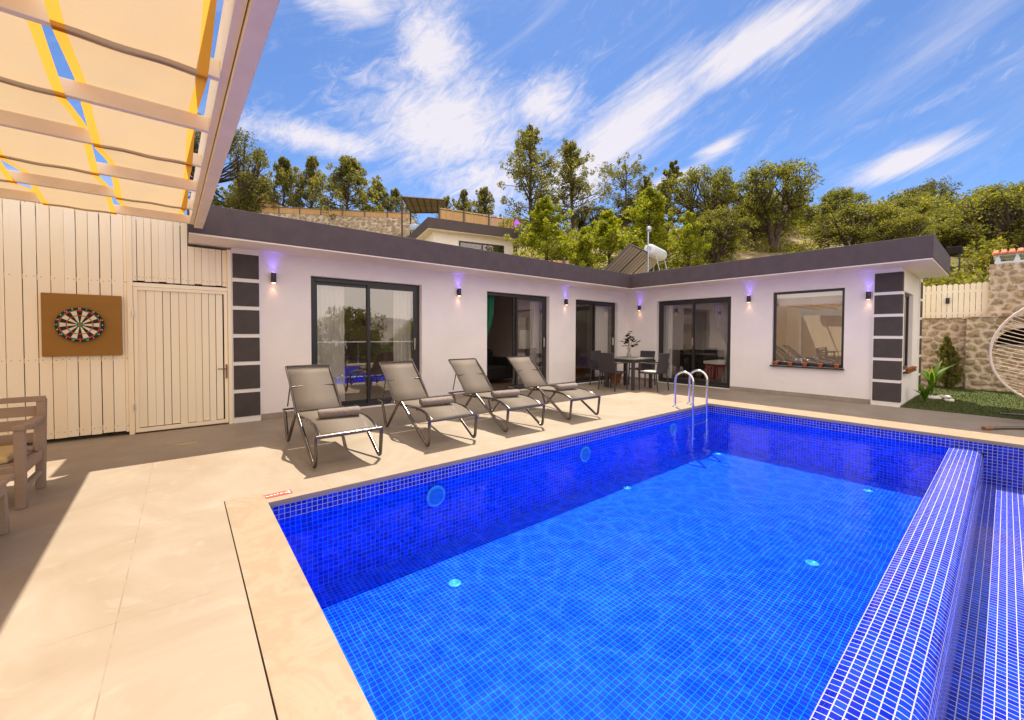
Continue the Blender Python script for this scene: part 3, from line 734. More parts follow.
# ================================================================== PLANK FENCE WITH GATE
fence = empty('plank_fence', (-2, 7.1, 0), 'cream painted vertical plank wall with screws under the pergola', 'plank wall')
r = random.Random(3); b = MB(); scb = MB()
def planks(mb, x0, x1, y, z0f, z1, wid, gap, th=.018, screws=(), axis='x'):
    x = x0
    while x < x1-.02:
        w_ = min(wid*r.uniform(.93, 1.07), x1-x); g = gap*r.uniform(.15, 1.2); z0 = z0f+r.uniform(0, .015); dy = r.uniform(-.003, .003)
        if axis == 'x': mb.box(x, x+w_-g, y+dy, y+th+dy, z0, z1)
        else: mb.box(y+dy, y+th+dy, x, x+w_-g, z0, z1)
        for zz in screws:
            for q in (.25, .75):
                if axis == 'x' and (q < .5 or r.random() < .6): scb.lathe([(.0045, 0), (.0045, .002)], (x+w_*q, y+dy-.002, zz+r.uniform(-.01, .01)), 6, 'y')
        x += w_
planks(b, -5.6, -1.30, 7.09, .06, 2.86, .135, .008, screws=(.15, .98, 1.95, 2.80))
planks(b, -1.30, -.55, 7.09, .04, 2.87, .1035, .008, screws=(.12, .98, 1.95, 2.80))
planks(b, -.53, .06, 7.085, 1.97, 2.86, .075, .008, screws=(2.03,)); planks(b, .06, .50, 7.085, 1.97, 2.49, .075, .009, screws=(2.03,))
b.build('planks', 'plank_paint', fence, bevel=.002); scb.build('screws', 'steel_dark', fence)
b = MB(); b.box(-.55, -.497, 7.07, 7.13, .0, 2.87); b.box(.497, .543, 7.04, 7.12, 0, 2.50); b.box(-.497, .497, 7.075, 7.12, 1.905, 1.955)
for z in (.12, .98, 1.95, 2.80): b.box(-5.6, -.56, 7.112, 7.15, z-.03, z+.03)
b.build('post_frame', 'plank_paint', fence, bevel=.003)
bk = MB(); bk.box(-5.6, .5, 7.3, 7.33, 0, 2.8); bk.build('backing', 'black_cloth', fence)
gate = empty('plank_gate', (0, 7.08, 0), 'cream plank gate with metal handle next to the dark banded pillar', 'gate')
b = MB(); planks(b, -.455, .455, 7.082, .07, 1.86, .082, .006, screws=())
b.build('planks', 'plank_paint', gate, bevel=.002)
b = MB(); b.box(-.492, -.452, 7.062, 7.10, .02, 1.90); b.box(.452, .492, 7.062, 7.10, .02, 1.90); b.box(-.452, .452, 7.062, 7.10, 1.86, 1.90); b.box(-.452, .452, 7.062, 7.10, .02, .07); b.build('gate_frame', 'plank_paint', gate, bevel=.003)
b = MB(); b.box(.462, .484, 7.052, 7.061, .66, .86); b.tube([(.472, 7.052, .80), (.472, 7.01, .80), (.37, 7.01, .80)], .008, 8); b.build('handle', 'brown_cap', gate)
for z in (.35, 1.55):
    b = MB(); b.lathe([(.010, -.04), (.010, .04)], (-.497, 7.052, z), 10); b.build('hinge', 'steel', gate)

# dartboard on its cork panel
cork = MB(); cork.box(-1.272, -.60, 7.045, 7.083, 1.025, 1.768); cork = cork.build('cork_panel', 'cork', loc=(-.936, 7.06, 1.025), bevel=.003)
tag(cork, 'brown square cork panel behind the dartboard on the plank wall', 'panel')
db = empty('dartboard', (-.96, 7.045, 1.40), 'round dartboard with black and cream wedges on the cork panel', 'dartboard')
pbr('dart_black', (.015, .013, .012), .8); pbr('dart_cream', (.75, .62, .45), .8); pbr('dart_red', (.60, .03, .02), .8); pbr('dart_green', (.0, .22, .07), .8)
b = MB(); RB = .205; cx, cz = -.96, 1.40; ring = [0, .012, .03, .105, .115, .165, .178]
b.lathe([(RB, 0), (RB, .028), (RB-.004, .031)], (cx, 7.013, cz), 48, 'y')
for i in range(20):
    for k in range(1, 6):
        a0, a1 = R(i*18-9+90), R(i*18+9+90); r0, r1 = ring[k], ring[k+1]; n_ = 3; V = []
        for j in range(n_+1):
            a = a0+(a1-a0)*j/n_; V += [(cx+r0*math.cos(a), 7.0105, cz+r0*math.sin(a)), (cx+r1*math.cos(a), 7.0105, cz+r1*math.sin(a))]
        b.cur = (2 if i % 2 == 0 else 3) if k in (3, 5) else (0 if i % 2 == 0 else 1)
        if k == 1: b.cur = 3
        if k == 3 or k == 5: b.cur = 2 if i % 2 == 0 else 3
        if k == 2 or k == 4: b.cur = 0 if i % 2 == 0 else 1
        b.add(V, [(2*j, 2*j+1, 2*j+3, 2*j+2) for j in range(n_)], False)
b.cur = 2; b.lathe([(.012, 0), (.012, .001)], (cx, 7.0095, cz), 16, 'y')
b.build('board_face', ['dart_black', 'dart_cream', 'dart_red', 'dart_green'], db)
nb_ = MB(); order = [20, 1, 18, 4, 13, 6, 10, 15, 2, 17, 3, 19, 7, 16, 8, 11, 14, 9, 12, 5]
for i, v_ in enumerate(order):
    a = R(90-i*18); M = Matrix.Translation((cx+.192*math.cos(a), 7.0095, cz+.192*math.sin(a))) @ Matrix.Rotation(R(90), 4, 'X')
    text_mb(str(v_), .026, nb_, M)
nb_.build('numbers', 'white_paint', db)

# ================================================================== PERGOLA
pg = empty('pergola', (-1.5, 4, 0), 'cream timber pergola with pale cloth canopies over the terrace', 'pergola')
SK = -.0236     # the whole frame stands slightly askew to the house
def bx(y): return .202+SK*(y-6.34)      # right edge of the outer beam
ZB = 2.60; BT = 2.90
def skewbox(mb, xl, xr, y0, y1, z0, z1, useL=False):
    p = [((bx(y0)+xl) if xl > -1 else bx(y0)+xl, y0), (bx(y0)+xr, y0), (bx(y1)+xr, y1), (bx(y1)+xl, y1)]
    mb.prism([(a, c, z0) for a, c in p], (0, 0, z1-z0))
b = MB(); skewbox(b, -.085, 0, -1.2, 6.34, ZB, BT); b.build('edge_beam', 'beam_paint', pg, bevel=.004)
b = MB(); skewbox(b, -5.4, -5.3, -1.2, 6.34, ZB, BT); b.build('edge_beam', 'beam_paint', pg, bevel=.004)
b = MB(); skewbox(b, -.128, -.09, -1.2, 6.30, ZB+.03, BT-.02); b.build('rail', 'beam_paint', pg)
ry = [6.17-.715*i for i in range(10)]
for y in ry:
    b = MB(); b.box(bx(y)-5.3, bx(y)-.128, y-.02, y+.02, ZB+.008, ZB+.10); b.build('rafter', 'beam_paint', pg, bevel=.003)
    if y > -.2: 
        q = MB(); q.lathe([(.008, 0), (.008, .006)], (bx(y)-.115, y-.012, ZB+.055), 8, 'x'); 
for x in (bx(-1.1)-.08, bx(-1.1)-5.4):
    b = MB(); b.box(x, x+.1, -1.15, -1.05, 0.001, ZB-.002); b.build('post', 'beam_paint', pg, bevel=.004)
# cloth runs, woven over one rafter and under the next
def cloth(xl, xr, ph, y0=-1.1, y1=6.25):
    mb = MB(); hm = MB(); ny_, nx_ = 124, 12; V = []; H = []
    def zz(y, s):
        c = math.asin(max(-1, min(1, .985*math.cos(math.pi*(y-ry[0])/.715+ph*math.pi))))*2/math.pi
        return ZB+.055+.064*c+.004*math.sin(s*9+y*3)
    for j in range(ny_+1):
        y = y0+(y1-y0)*j/ny_; dx = SK*(y-6.34); wob = .010*math.sin(y*2.3+xl*7); a, c = xl+dx+wob, xr+dx+wob*.6; hw = .043
        for i in range(nx_+1):
            s = i/nx_; V.append((a+hw+(c-a-2*hw)*s, y, zz(y, s)))
        H += [(a, y, zz(y, 0)), (a+hw, y, zz(y, 0)), (c-hw, y, zz(y, 1)), (c, y, zz(y, 1))]
    mb.add(V, [(j*(nx_+1)+i, j*(nx_+1)+i+1, (j+1)*(nx_+1)+i+1, (j+1)*(nx_+1)+i) for j in range(ny_) for i in range(nx_)], True)
    hm.add(H, [(4*j+k_, 4*j+k_+1, 4*j+5+k_, 4*j+4+k_) for j in range(ny_) for k_ in (0, 2)], True)
    c = mb.build('canopy', 'canopy_cloth', pg); hm.build('hem', 'hem_cloth', c)
for i in range(8): cloth(-.515-.575*i, .018-.575*i, i % 2)

# ================================================================== LOUNGERS
def arc(pts, n=5, rad=.06):     # polyline with rounded corners
    P = [Vector(p) for p in pts]; o = [P[0]]
    for i in range(1, len(P)-1):
        a, b_, c = P[i-1], P[i], P[i+1]; u = (a-b_); v_ = (c-b_); d = min(rad, u.length*.45, v_.length*.45)
        s, e = b_+u.normalized()*d, b_+v_.normalized()*d
        for k_ in range(n+1):
            t = k_/n; o.append(s*(1-t)**2+b_*2*t*(1-t)+e*t*t)
    o.append(P[-1]); return o
def make_lounger():
    root = empty('sun_lounger', (0, 0, 0), 'x', 'sun lounger', 'sun loungers in a row beside the pool')
    hw = .315
    for sx_ in (-1, 1):
        x = sx_*hw
        b = MB(); b.tube(arc([(x, 0, .325), (x, .035, .012), (x, .80, .465), (x, 1.26, .014), (x, 1.40, .36)], 6, .075), .0185, 10); b.build('leg_frame', 'bronze_tube', root)
        b = MB(); xi = sx_*.275
        b.tube([(xi, .02, .325), (xi, .08, .355), (xi, .22, .395), (xi, .42, .412), (xi, .65, .40), (xi, .9, .385), (xi, 1.16, .385)], .016, 8); b.build('seat_rail', 'bronze_tube', root)
        b = MB(); b.tube([(xi*.93, 1.13, .39), (xi*.93, 1.25, .52), (xi*.93, 1.42, .69), (xi*.93, 1.66, .885)], .012, 8); b.build('back_rail', 'bronze_tube', root)
        b = MB(); b.tube([(xi*.9, 1.44, .69), (xi*.98, 1.50, .41)], .008, 8); b.build('strut', 'bronze_tube', root)
    b = MB(); b.tube([(-hw, 0, .325), (hw, 0, .325)], .0185, 10); b.build('front_bar', 'bronze_tube', root)
    b = MB(); b.tube([(-hw, 1.40, .36), (-hw, 1.56, .365), (hw, 1.56, .365), (hw, 1.40, .36)], .012, 8); b.build('rear_bar', 'bronze_tube', root)
    b = MB(); b.tube([(-hw, .80, .452), (-.275, .82, .395)], .010, 8); b.tube([(hw, .80, .452), (.275, .82, .395)], .010, 8); b.tube([(-.26, .45, .38), (.26, .45, .38)], .010, 8); b.tube([(-.275, 1.16, .385), (.275, 1.16, .385)], .010, 8); b.build('cross_bar', 'bronze_tube', root)
    b = MB(); b.strip([(.0, .338), (.06, .352), (.14, .378), (.24, .400), (.38, .412), (.55, .408), (.75, .388), (.95, .374), (1.12, .385)], -.268, .268); b.build('seat_sling', 'sling', root)
    b = MB(); b.strip([(1.14, .40), (1.25, .505), (1.34, .590), (1.45, .70), (1.56, .79), (1.665, .89)], -.250, .250, .004); b.build('back_sling', 'sling', root)
    b = MB(); b.tube([(-.25, 1.665, .888), (.25, 1.665, .888)], .010, 8); b.tube([(-.25, 1.40, .655), (0, 1.425, .652), (.25, 1.40, .655)], .008, 8); b.build('back_cross_bar', 'bronze_tube', root)
    return root
L0 = make_lounger()
nm = ['leftmost of the four taupe loungers, nearest the banded pillar, grey rolled towel on it', 'second taupe lounger from the left, in front of the first sliding door',
      'third taupe lounger from the left, in front of the blank white wall', 'rightmost taupe lounger, in front of the open sliding door']
lp = [(1.265, 4.075, .5), (2.445, 4.07, -.2), (3.56, 4.05, -1), (4.765, 4.05, -1.5)]
for i, (x, y, a) in enumerate(lp):
    o = L0 if i == 0 else copy_tree(L0)
    o.location = (x, y, 0); o.rotation_euler[2] = R(a); o['label'] = nm[i]
def make_towel():
    b = MB(); r0 = random.Random(4); n_ = 64; V = []; Ly = 9
    # rolled cloth: spiral section swept along x with lumps
    prof = []
    for k_ in range(n_):
        t = k_/(n_-1); a = t*2*math.pi*2.6+R(200); rr = .018+.040*t; prof.append((rr*math.cos(a)*1.08, rr*math.sin(a)*.86))
    sec = [(-.21, .92), (-.205, 1), (-.12, 1.02), (-.04, .98), (.04, 1.01), (.12, .99), (.19, 1.02), (.205, 1), (.21, .93)]
    for x, s_ in sec:
        for (p, q) in prof: V.append((x+.006*math.sin(p*60), p*s_, q*s_+.050))
    b.add(V, [(j*n_+i, j*n_+i+1, (j+1)*n_+i+1, (j+1)*n_+i) for j in range(len(sec)-1) for i in range(n_-1)], True)
    b.lathe([(.001, -.2), (.040, -.203), (.041, .203), (.001, .2)], (0, 0, .05), 18, 'x')
    return b
tw = make_towel().build('rolled_towel', 'towel', loc=(0, 0, 0)); tag(tw, 'x', 'towel', 'rolled taupe towels on the loungers')
tn = ['rolled towel on the leftmost lounger', 'rolled towel on the second lounger from the left', 'rolled towel on the third lounger from the left', 'rolled towel on the rightmost lounger']
for i, (x, y, a) in enumerate(lp):
    o = tw if i == 0 else tw.copy()
    if i: col.objects.link(o)
    o.scale = (.97, 1.12, 1.08); o.location = (x+.0+(.02, .0, -.03, .01)[i], y+.42, .413); o.rotation_euler = (0, 0, R((-8, -5, -10, -6)[i])); o['label'] = tn[i].replace('rolled', 'taupe rolled')

# ================================================================== DINING CORNER
tb = empty('dining_table', (8.52, 5.88, 0), 'square dark rattan garden table in the house corner with a plant on it', 'table')
b = MB(); b.box(8.10, 8.94, 5.46, 6.30, .715, .745); b.build('tabletop', 'grey_stone', tb, bevel=.004)
b = MB(); b.box(8.13, 8.91, 5.49, 5.52, .64, .713); b.box(8.13, 8.91, 6.24, 6.27, .64, .713); b.box(8.13, 8.16, 5.52, 6.24, .64, .713); b.box(8.88, 8.91, 5.52, 6.24, .64, .713); b.build('apron', 'wicker', tb)
for x in (8.12, 8.86):
    for y in (5.48, 6.22):
        b = MB(); b.box(x, x+.065, y, y+.065, 0, .639); b.build('leg', 'wicker', tb, bevel=.004)
def make_chair(seatmat='wicker'):
    c = empty('dining_chair', (0, 0, 0), 'x', 'chair', 'dark rattan armchairs round the garden table')   # faces +Y, origin under the seat
    b = MB(); b.box(-.225, .225, -.21, .22, .40, .435); b.build('seat', 'wicker', c, bevel=.01)
    b = MB(); b.strip([(-.205, .44), (-.225, .56), (-.25, .72), (-.275, .87)], -.205, .205, .014)
    V = b.v[:]; b = MB(); prof_ = [(-.205, .42), (-.222, .56), (-.245, .72), (-.272, .88)]
    k = len(prof_); v = []
    for y, z in prof_:
        w_ = .205+.02*(z-.4); v += [(-w_, y, z), (w_, y, z), (w_, y-.022, z), (-w_, y-.022, z)]
    f = [(4*i+j, 4*i+(j+1) % 4, 4*i+4+(j+1) % 4, 4*i+4+j) for i in range(k-1) for j in range(4)]+[(0, 3, 2, 1), (4*k-4, 4*k-3, 4*k-2, 4*k-1)]
    b.add(v, f, False); b.build('backrest', 'wicker', c, bevel=.006)
    for sx_ in (-1, 1):
        x = sx_*.235
        b = MB(); b.tube([(x*1.0, .20, .64), (x, .205, .40), (x*1.02, .215, .0)], .017, 6); b.build('leg', 'wicker', c)
        b = MB(); b.tube([(x*.95, -.255, .66), (x*.95, -.215, .40), (x*1.0, -.26, .0)], .017, 6); b.build('leg', 'wicker', c)
        b = MB(); b.box(min(x-.022*sx_, x+.022*sx_), max(x-.022*sx_, x+.022*sx_), -.25, .225, .635, .655); b.build('armrest', 'wicker', c, bevel=.005)
    return c
c0 = make_chair(); cs = [c0]
chs = [(8.53, 5.22, 0, 'dark armchair with white seat pad, on the table side nearest the pool ladder'), (7.90, 5.88, -90, 'dark armchair on the left of the table with its back to the loungers'),
       (8.40, 6.55, 180, 'dark armchair between the table and the sliding door, half hidden'), (9.22, 5.98, 90, 'dark armchair behind the table against the corner wall')]
for i, (x, y, a, lb) in enumerate(chs):
    o = c0 if i == 0 else copy_tree(c0)
    o.location = (x, y, 0); o.rotation_euler[2] = R(a); o['label'] = lb
b = MB(); b.box(8.33, 8.73, 5.05, 5.42, .4355, .465); o = b.build('seat_pad', 'cushion_white', loc=(8.53, 5.23, .4355), bevel=.012); tag(o, 'white seat pad on the dark armchair nearest the pool ladder', 'cushion')
# plant in a vase
pl = empty('table_plant', (8.40, 5.80, .746), 'dark leafy sprig in a small glass vase on the garden table', 'plant')
b = MB(); b.lathe([(.045, .746), (.055, .80), (.04, .87), (.03, .90)], (8.40, 5.80, 0), 16); b.build('vase', 'grey_stone', pl)
r = random.Random(8); st_ = MB(); lf = MB()
for k_ in range(6):
    a = r.uniform(0, 6.28); h = (.50, .42, .30, .36, .24, .46)[k_]; d = (.03, .06, .20, .12, .22, .05)[k_]; a = (1, 2.4, 2.6, 5.3, 5.9, 4)[k_]
    e = Vector((8.40+d*math.cos(a), 5.80+d*math.sin(a), .88+h)); st_.tube([(8.40, 5.80, .86), (8.40+d*.3*math.cos(a), 5.80+d*.3*math.sin(a), .88+h*.5), e], .004, 5)
    for q in range(8):
        t = .40+.08*q; c = Vector((8.40, 5.80, .88)).lerp(e, t); b2 = r.uniform(0, 6.28); u = Vector((math.cos(b2), math.sin(b2), r.uniform(-.2, .7))).normalized(); s_ = u.cross(Vector((0, 0, 1))).normalized()
        L_, W_ = r.uniform(.12, .17), r.uniform(.045, .06)
        lf.add([c, c+u*L_*.45+s_*W_, c+u*L_, c+u*L_*.45-s_*W_], [(0, 1, 2, 3)], False)
st_.build('stem', 'bush_leaf_dark', pl); lf.build('leaves', 'bush_leaf_dark', pl)
pot(9.0, 6.62, .001, 3.2, 'large terracotta pot on the floor behind the garden table', 'floor_pot', None)

# ================================================================== POOL THINGS
ld = empty('pool_ladder', (7.1, 3.6, 0), 'chrome pool ladder with two arched handrails at the far pool corner', 'ladder')
for x in (6.90, 7.42):
    P = [(x, 3.78, 0.0), (x, 3.78, .48)]
    for k_ in range(1, 12): a = math.pi*k_/12; P.append((x, 3.615+.165*math.cos(a), .48+.165*math.sin(a)))
    P += [(x, 3.45, .48), (x, 3.45, -.66)]
    b = MB(); b.tube(P, .0205, 12); b.build('handrail', 'steel', ld)
    b = MB(); b.lathe([(.045, .001), (.045, .012), (.025, .018)], (x, 3.78, 0), 16); b.build('flange', 'steel', ld)
for z in (-.28, -.52):
    b = MB(); b.box(6.92, 7.40, 3.41, 3.49, z-.012, z+.012); b.build('step', 'steel', ld, bevel=.005)
for i, x in enumerate((1.93, 4.18, 6.45)):
    e = empty('pool_light', (x, PY1, -.31), 'round pale blue pool light under water, '+('nearest the red marks', 'middle of the long wall', 'nearest the ladder')[i], 'pool light', 'round lights in the long pool wall')
    b = MB(); b.lathe([(.105, -.022), (.10, -.002), (.085, -.001)], (x, PY1, -.31), 28, 'y'); b.build('ring', 'ring_blue', e)
    b = MB(); b.lathe([(.078, -.030), (.05, -.034), (.03, -.036)], (x, PY1, -.31), 28, 'y'); b.build('lens', 'pale_blue', e)
for i, (x, y) in enumerate(((1.76, 2.92), (4.72, 3.27), (7.35, 3.2), (4.5, 1.10), (7.2, 1.15))):
    b = MB(); b.lathe([(.055, FZ+.001), (.055, FZ+.010), (.035, FZ+.014), (.03, FZ+.004), (.008, FZ+.004)], (x, y, 0), 20)
    o = b.build('floor_inlet', 'ring_blue', loc=(x, y, FZ)); tag(o, 'white round inlet on the pool floor, '+('nearest the near corner', 'along the long wall before the ladder', 'in the far corner under the ladder', 'in the middle beside the overflow wall', 'at the far end beside the overflow wall')[i], 'pool inlet', 'round inlets on the pool floor')
# red depth marks
def redmark(cx, cy, lx, ly, label, ang=0):
    e = empty('red_mark', (cx, cy, .001), label, 'sign')
    b = MB(); b.box(cx-lx/2, cx+lx/2, cy-ly/2, cy+ly/2, .0005, .004); b.build('plate', 'red_paint', e)
    b = MB()
    # pale bracket ends and a low row of worn letters, as on the tile
    for s_ in (-1, 1):
        X = cx+s_*lx*.42; b.box(X-.004, X+.004, cy-ly*.36, cy+ly*.36, .0041, .005); b.box(min(X, X-s_*.014), max(X, X-s_*.014), cy+ly*.30, cy+ly*.36, .0051, .006); b.box(min(X, X-s_*.014), max(X, X-s_*.014), cy-ly*.36, cy-ly*.30, .0051, .006)
    r = random.Random(2); x = cx-lx*.33
    while x < cx+lx*.33:
        w_ = r.uniform(.006, .014); y0 = cy-ly*r.uniform(.02, .18); y1 = cy+ly*r.uniform(0., .16); b.box(x, x+w_, y0, y1, .0041, .0052); 
        if r.random() < .6: b.box(x+w_*.9, x+w_*1.6, y0, y0+ly*.1, .0043, .0056)
        x += w_*2.1
    b.build('lettering', 'white_paint', e); return e
redmark(.566, 3.70, .22, .085, 'small red and white depth sign set in the pool edge at the near corner')
redmark(7.44, 4.02, .20, .07, 'small red sign on the pool edge beside the ladder')
b = MB(); b.box(-.085, .115, 6.05, 6.11, .001, .004)
for i in range(10): b.box(-.075+i*.0185, -.066+i*.0185, 6.06, 6.10, .0042, .006)
o = b.build('floor_drain', 'cushion_yellow', loc=(.015, 6.08, 0)); tag(o, 'narrow metal floor drain in the shade in front of the gate', 'drain')

# ================================================================== BENCH AND LOW TABLE
bn = empty('garden_bench', (-1.6, 4.85, 0), 'brown slatted garden bench with cushion at the left edge', 'bench')
def legm(x, y, z1, lean=0, name='leg'):
    b = MB(); b.prism([(x-.028, y-.028, 0), (x+.028, y-.028, 0), (x+.028, y+.028, 0), (x-.028, y+.028, 0)], (0, lean, z1)); return b.build(name, 'bench_wood', bn, bevel=.008)
for x in (-.945, -2.35):
    legm(x, 4.585, .585); legm(x, 5.10, .74, .10)
    b = MB(); b.prism([(x-.035, 4.545, .585), (x-.035, 4.80, .565), (x-.035, 5.15, .575), (x-.035, 5.15, .61), (x-.035, 4.80, .60), (x-.035, 4.545, .62)], (.07, 0, 0)); b.build('armrest', 'bench_wood', bn, bevel=.006)
    b = MB(); b.box(x-.02, x+.02, 4.62, 5.08, .25, .33); b.box(x-.018, x+.018, 4.62, 5.08, .12, .16); b.build('side_rail', 'bench_wood', bn, bevel=.004)
    # curved brace under the arm
    b = MB(); b.tube([(x, 5.09, .58), (x, 4.99, .48), (x, 4.97, .36), (x, 5.06, .30)], .014, 8); b.build('arm_brace', 'bench_wood', bn)
b = MB()
for y in (4.62, 4.72, 4.82, 4.92, 5.02): b.box(-2.33, -.965, y-.04, y+.04, .32, .345)
b.build('seat', 'bench_wood', bn, bevel=.004)
b = MB(); b.box(-2.33, -.97, 4.56, 4.59, .22, .318); b.build('front_rail', 'bench_wood', bn, bevel=.004)
b = MB()
for z in (.42, .53, .64): b.box(-2.33, -.965, 5.10+(z-.0)*.13, 5.125+(z-.0)*.13, z-.042, z+.042)
b.box(-2.38, -.92, 5.16, 5.20, .72, .765)
b.build('backrest', 'bench_wood', bn, bevel=.006)
b = MB(); b.box(-2.30, -1.0, 4.58, 5.06, .347, .40); o = b.build('bench_cushion', 'cushion_yellow', loc=(-1.65, 4.82, .347), bevel=.02); tag(o, 'mustard seat cushion on the brown garden bench', 'cushion')
lt = empty('coffee_table', (-1.3, 3.75, 0), 'low brown slatted coffee table in front of the bench at the left edge', 'table')
b = MB()
for i in range(6): b.box(-2.0, -.875, 3.30+i*.142, 3.43+i*.142, .345, .37)
b.build('tabletop', 'bench_wood', lt, bevel=.004)
for x in (-.94, -1.95):
    for y in (3.35, 4.08):
        b = MB(); b.prism([(x-.02, y-.025, 0), (x+.045, y-.025, 0), (x+.045, y+.025, 0), (x-.02, y+.025, 0)], (-.012, 0, .343)); b.build('leg', 'bench_wood', lt, bevel=.006)
b = MB(); b.box(-.93, -.90, 3.37, 4.06, .27, .343); b.box(-1.98, -1.95, 3.37, 4.06, .27, .343); b.build('apron', 'bench_wood', lt)

# ================================================================== STONE WALL, PICKETS, OVEN
sw = empty('stone_wall', (14.9, 0, 0), 'rough rubble stone garden wall behind the lawn', 'stone wall')
def stone_field(y0, y1, z0, z1, seed, cell=.235):
    rg = np.random.default_rng(seed); ny_, nz_ = int((y1-y0)/cell)+3, int((z1-z0)/(cell*.72))+3; S = []
    for j in range(nz_):
        for i in range(ny_): S.append((y0-cell+(i+.5*(j % 2)+rg.uniform(-.22, .22))*cell, z0-cell*.7+(j+rg.uniform(-.2, .2))*cell*.72, rg.random(), rg.uniform(.72, 1.15)))
    return np.array(S)
def stone_face(name, parent, x0, y0, y1, z0, z1, seed, step=.022, depth=.045):
    """masonry face towards -X: real bulging stones, mortar set back"""
    S = stone_field(y0, y1, z0, z1, seed); rg = np.random.default_rng(seed+50)
    ys_ = np.linspace(y0, y1, max(2, int((y1-y0)/step))); zs_ = np.linspace(z0, z1, max(2, int((z1-z0)/step)))
    Y, Z = np.meshgrid(ys_, zs_); wy = Y+.018*np.sin(Z*23+Y*11)+.012*np.sin(Y*47+Z*5); wz = Z+.016*np.sin(Y*26+Z*9)+.010*np.sin(Z*51+Y*13)
    d = np.sqrt((wy[..., None]-S[:, 0])**2+((wz[..., None]-S[:, 1])*1.35)**2)/S[:, 3]
    o = np.argsort(d, -1); d1 = np.take_along_axis(d, o[..., :1], -1)[..., 0]; d2 = np.take_along_axis(d, o[..., 1:2], -1)[..., 0]
    def ss(v, a, b): t = np.clip((v-a)/(b-a), 0, 1); return t*t*(3-2*t)
    mk = ss(d2-d1, .035, .085)*(1-ss(d1, .115, .150)); rnd = S[o[..., 0], 2]
    X = x0+.01-mk*depth*(.6+.6*rnd)*(1-.35*(d1/.13)**2)+rg.normal(size=Y.shape)*.0022
    nz_, ny_ = Y.shape; idx = np.arange(nz_*ny_).reshape(nz_, ny_)
    F = np.stack([idx[:-1, :-1], idx[1:, :-1], idx[1:, 1:], idx[:-1, 1:]], -1).reshape(-1, 4)
    off = parent['_base']; me = bpy.data.meshes.new(name)
    me.from_pydata(np.stack([X-off[0], Y-off[1], Z-off[2]], -1).reshape(-1, 3).tolist(), [], F.tolist()); me.polygons.foreach_set('use_smooth', [True]*len(F))
    ca = me.color_attributes.new('stone', 'FLOAT_COLOR', 'POINT'); ca.data.foreach_set('color', np.stack([mk, rnd, mk*0, mk*0+1], -1).reshape(-1)); me.materials.append(MATS['stone_relief']); me.update()
    q = bpy.data.objects.new(name, me); col.objects.link(q); q.parent = parent; return q
mt, n = newmat('stone_relief')
at_ = n('ShaderNodeVertexColor', layer_name='stone').outputs[0]; sp = n('ShaderNodeSeparateColor', {0: at_}); g = n('ShaderNodeNewGeometry').outputs['Position']
nz = n.noise(g, 16, 7, .7); n2 = n.noise(g, 5, 5, .6); n3 = n.noise(g, 60, 4, .7)
sc_ = n.ramp(sp.outputs[1], [(0, (.36, .23, .12)), (.3, (.50, .38, .24)), (.55, (.32, .25, .17)), (.8, (.54, .39, .22)), (1, (.46, .39, .30))])
sc_ = n.mix(n.sm(nz, .42, .68), sc_, (.16, .11, .07, 1)); sc_ = n.mix(n.m('MULTIPLY', n.sm(n2, .5, .7), .4), sc_, (.52, .42, .30, 1))
mc = n.mix(nz, (.74, .62, .49, 1), (.56, .45, .34, 1))
out(n, n('ShaderNodeBsdfPrincipled', {'Base Color': n.mix(sp.outputs[0], mc, sc_), 'Roughness': .9, 'Normal': n('ShaderNodeBump', {'Strength': .6, 'Distance': .008, 'Height': n3})}))
def rough_box(mb, x0, x1, y0, y1, z0, z1, step=.12, amp=.012, seed=1):
    mb.box(x0+.012, x1, y0, y1, z0, z1); FACES.append((x0, y0, y1, z0, z1, seed))
FACES = []
def flush_faces(parent):
    for f in FACES: stone_face('stone_facing', parent, *f)
    FACES.clear()
b = MB(); rough_box(b, 15.1, 15.7, .60, 3.2, 0, 1.72, seed=2); b.build('wall', 'stone_wall', sw); flush_faces(sw)
b = MB(); b.box(15.06, 15.75, .58, 3.2, 1.722, 1.76); b.build('coping', 'stone_wall', sw)
pf = empty('picket_fence', (15.3, .9, 1.76), 'cream picket fence with scalloped top standing on the stone wall', 'picket fence')
b = MB(); y = .32; r = random.Random(6)
while y < 3.0:
    w_ = .085; h = 2.63+r.uniform(-.012, .012)
    b.prism([(15.30, y, 1.765), (15.30, y+w_, 1.765), (15.30, y+w_, h-.03), (15.30, y+w_/2, h), (15.30, y, h-.03)], (.018, 0, 0)); y += .097
b.build('pickets', 'plank_paint', pf)
b = MB(); b.box(15.32, 15.35, .32, 3.0, 1.85, 1.91); b.box(15.32, 15.35, .32, 3.0, 2.40, 2.46); b.box(15.30, 15.35, .30, .318, 1.765, 2.62); b.build('rail', 'plank_paint', pf)
wall_lamp((15.30, .98, 2.20), (-1, 0, 0), 'small dark wall lamp on the cream picket fence above the stone wall', lit=False)
ov_ = empty('stone_oven', (14.9, -.6, 0), 'tall stone garden oven block with arched opening and tiled chimney top', 'oven')
b = MB()
ya, yb, za, zt_ = -.22, .16, 1.10, 1.52       # opening
X0 = 14.72
rough_box(b, X0, 15.7, yb+.0, .62, 0, 1.74, seed=3); rough_box(b, X0, 15.7, -2.4, -.62, 0, 1.74, seed=4)
rough_box(b, X0, 15.7, -.62, yb, 0, za, seed=5)
b.box(15.35, 15.7, -.62, yb, za, 1.74)
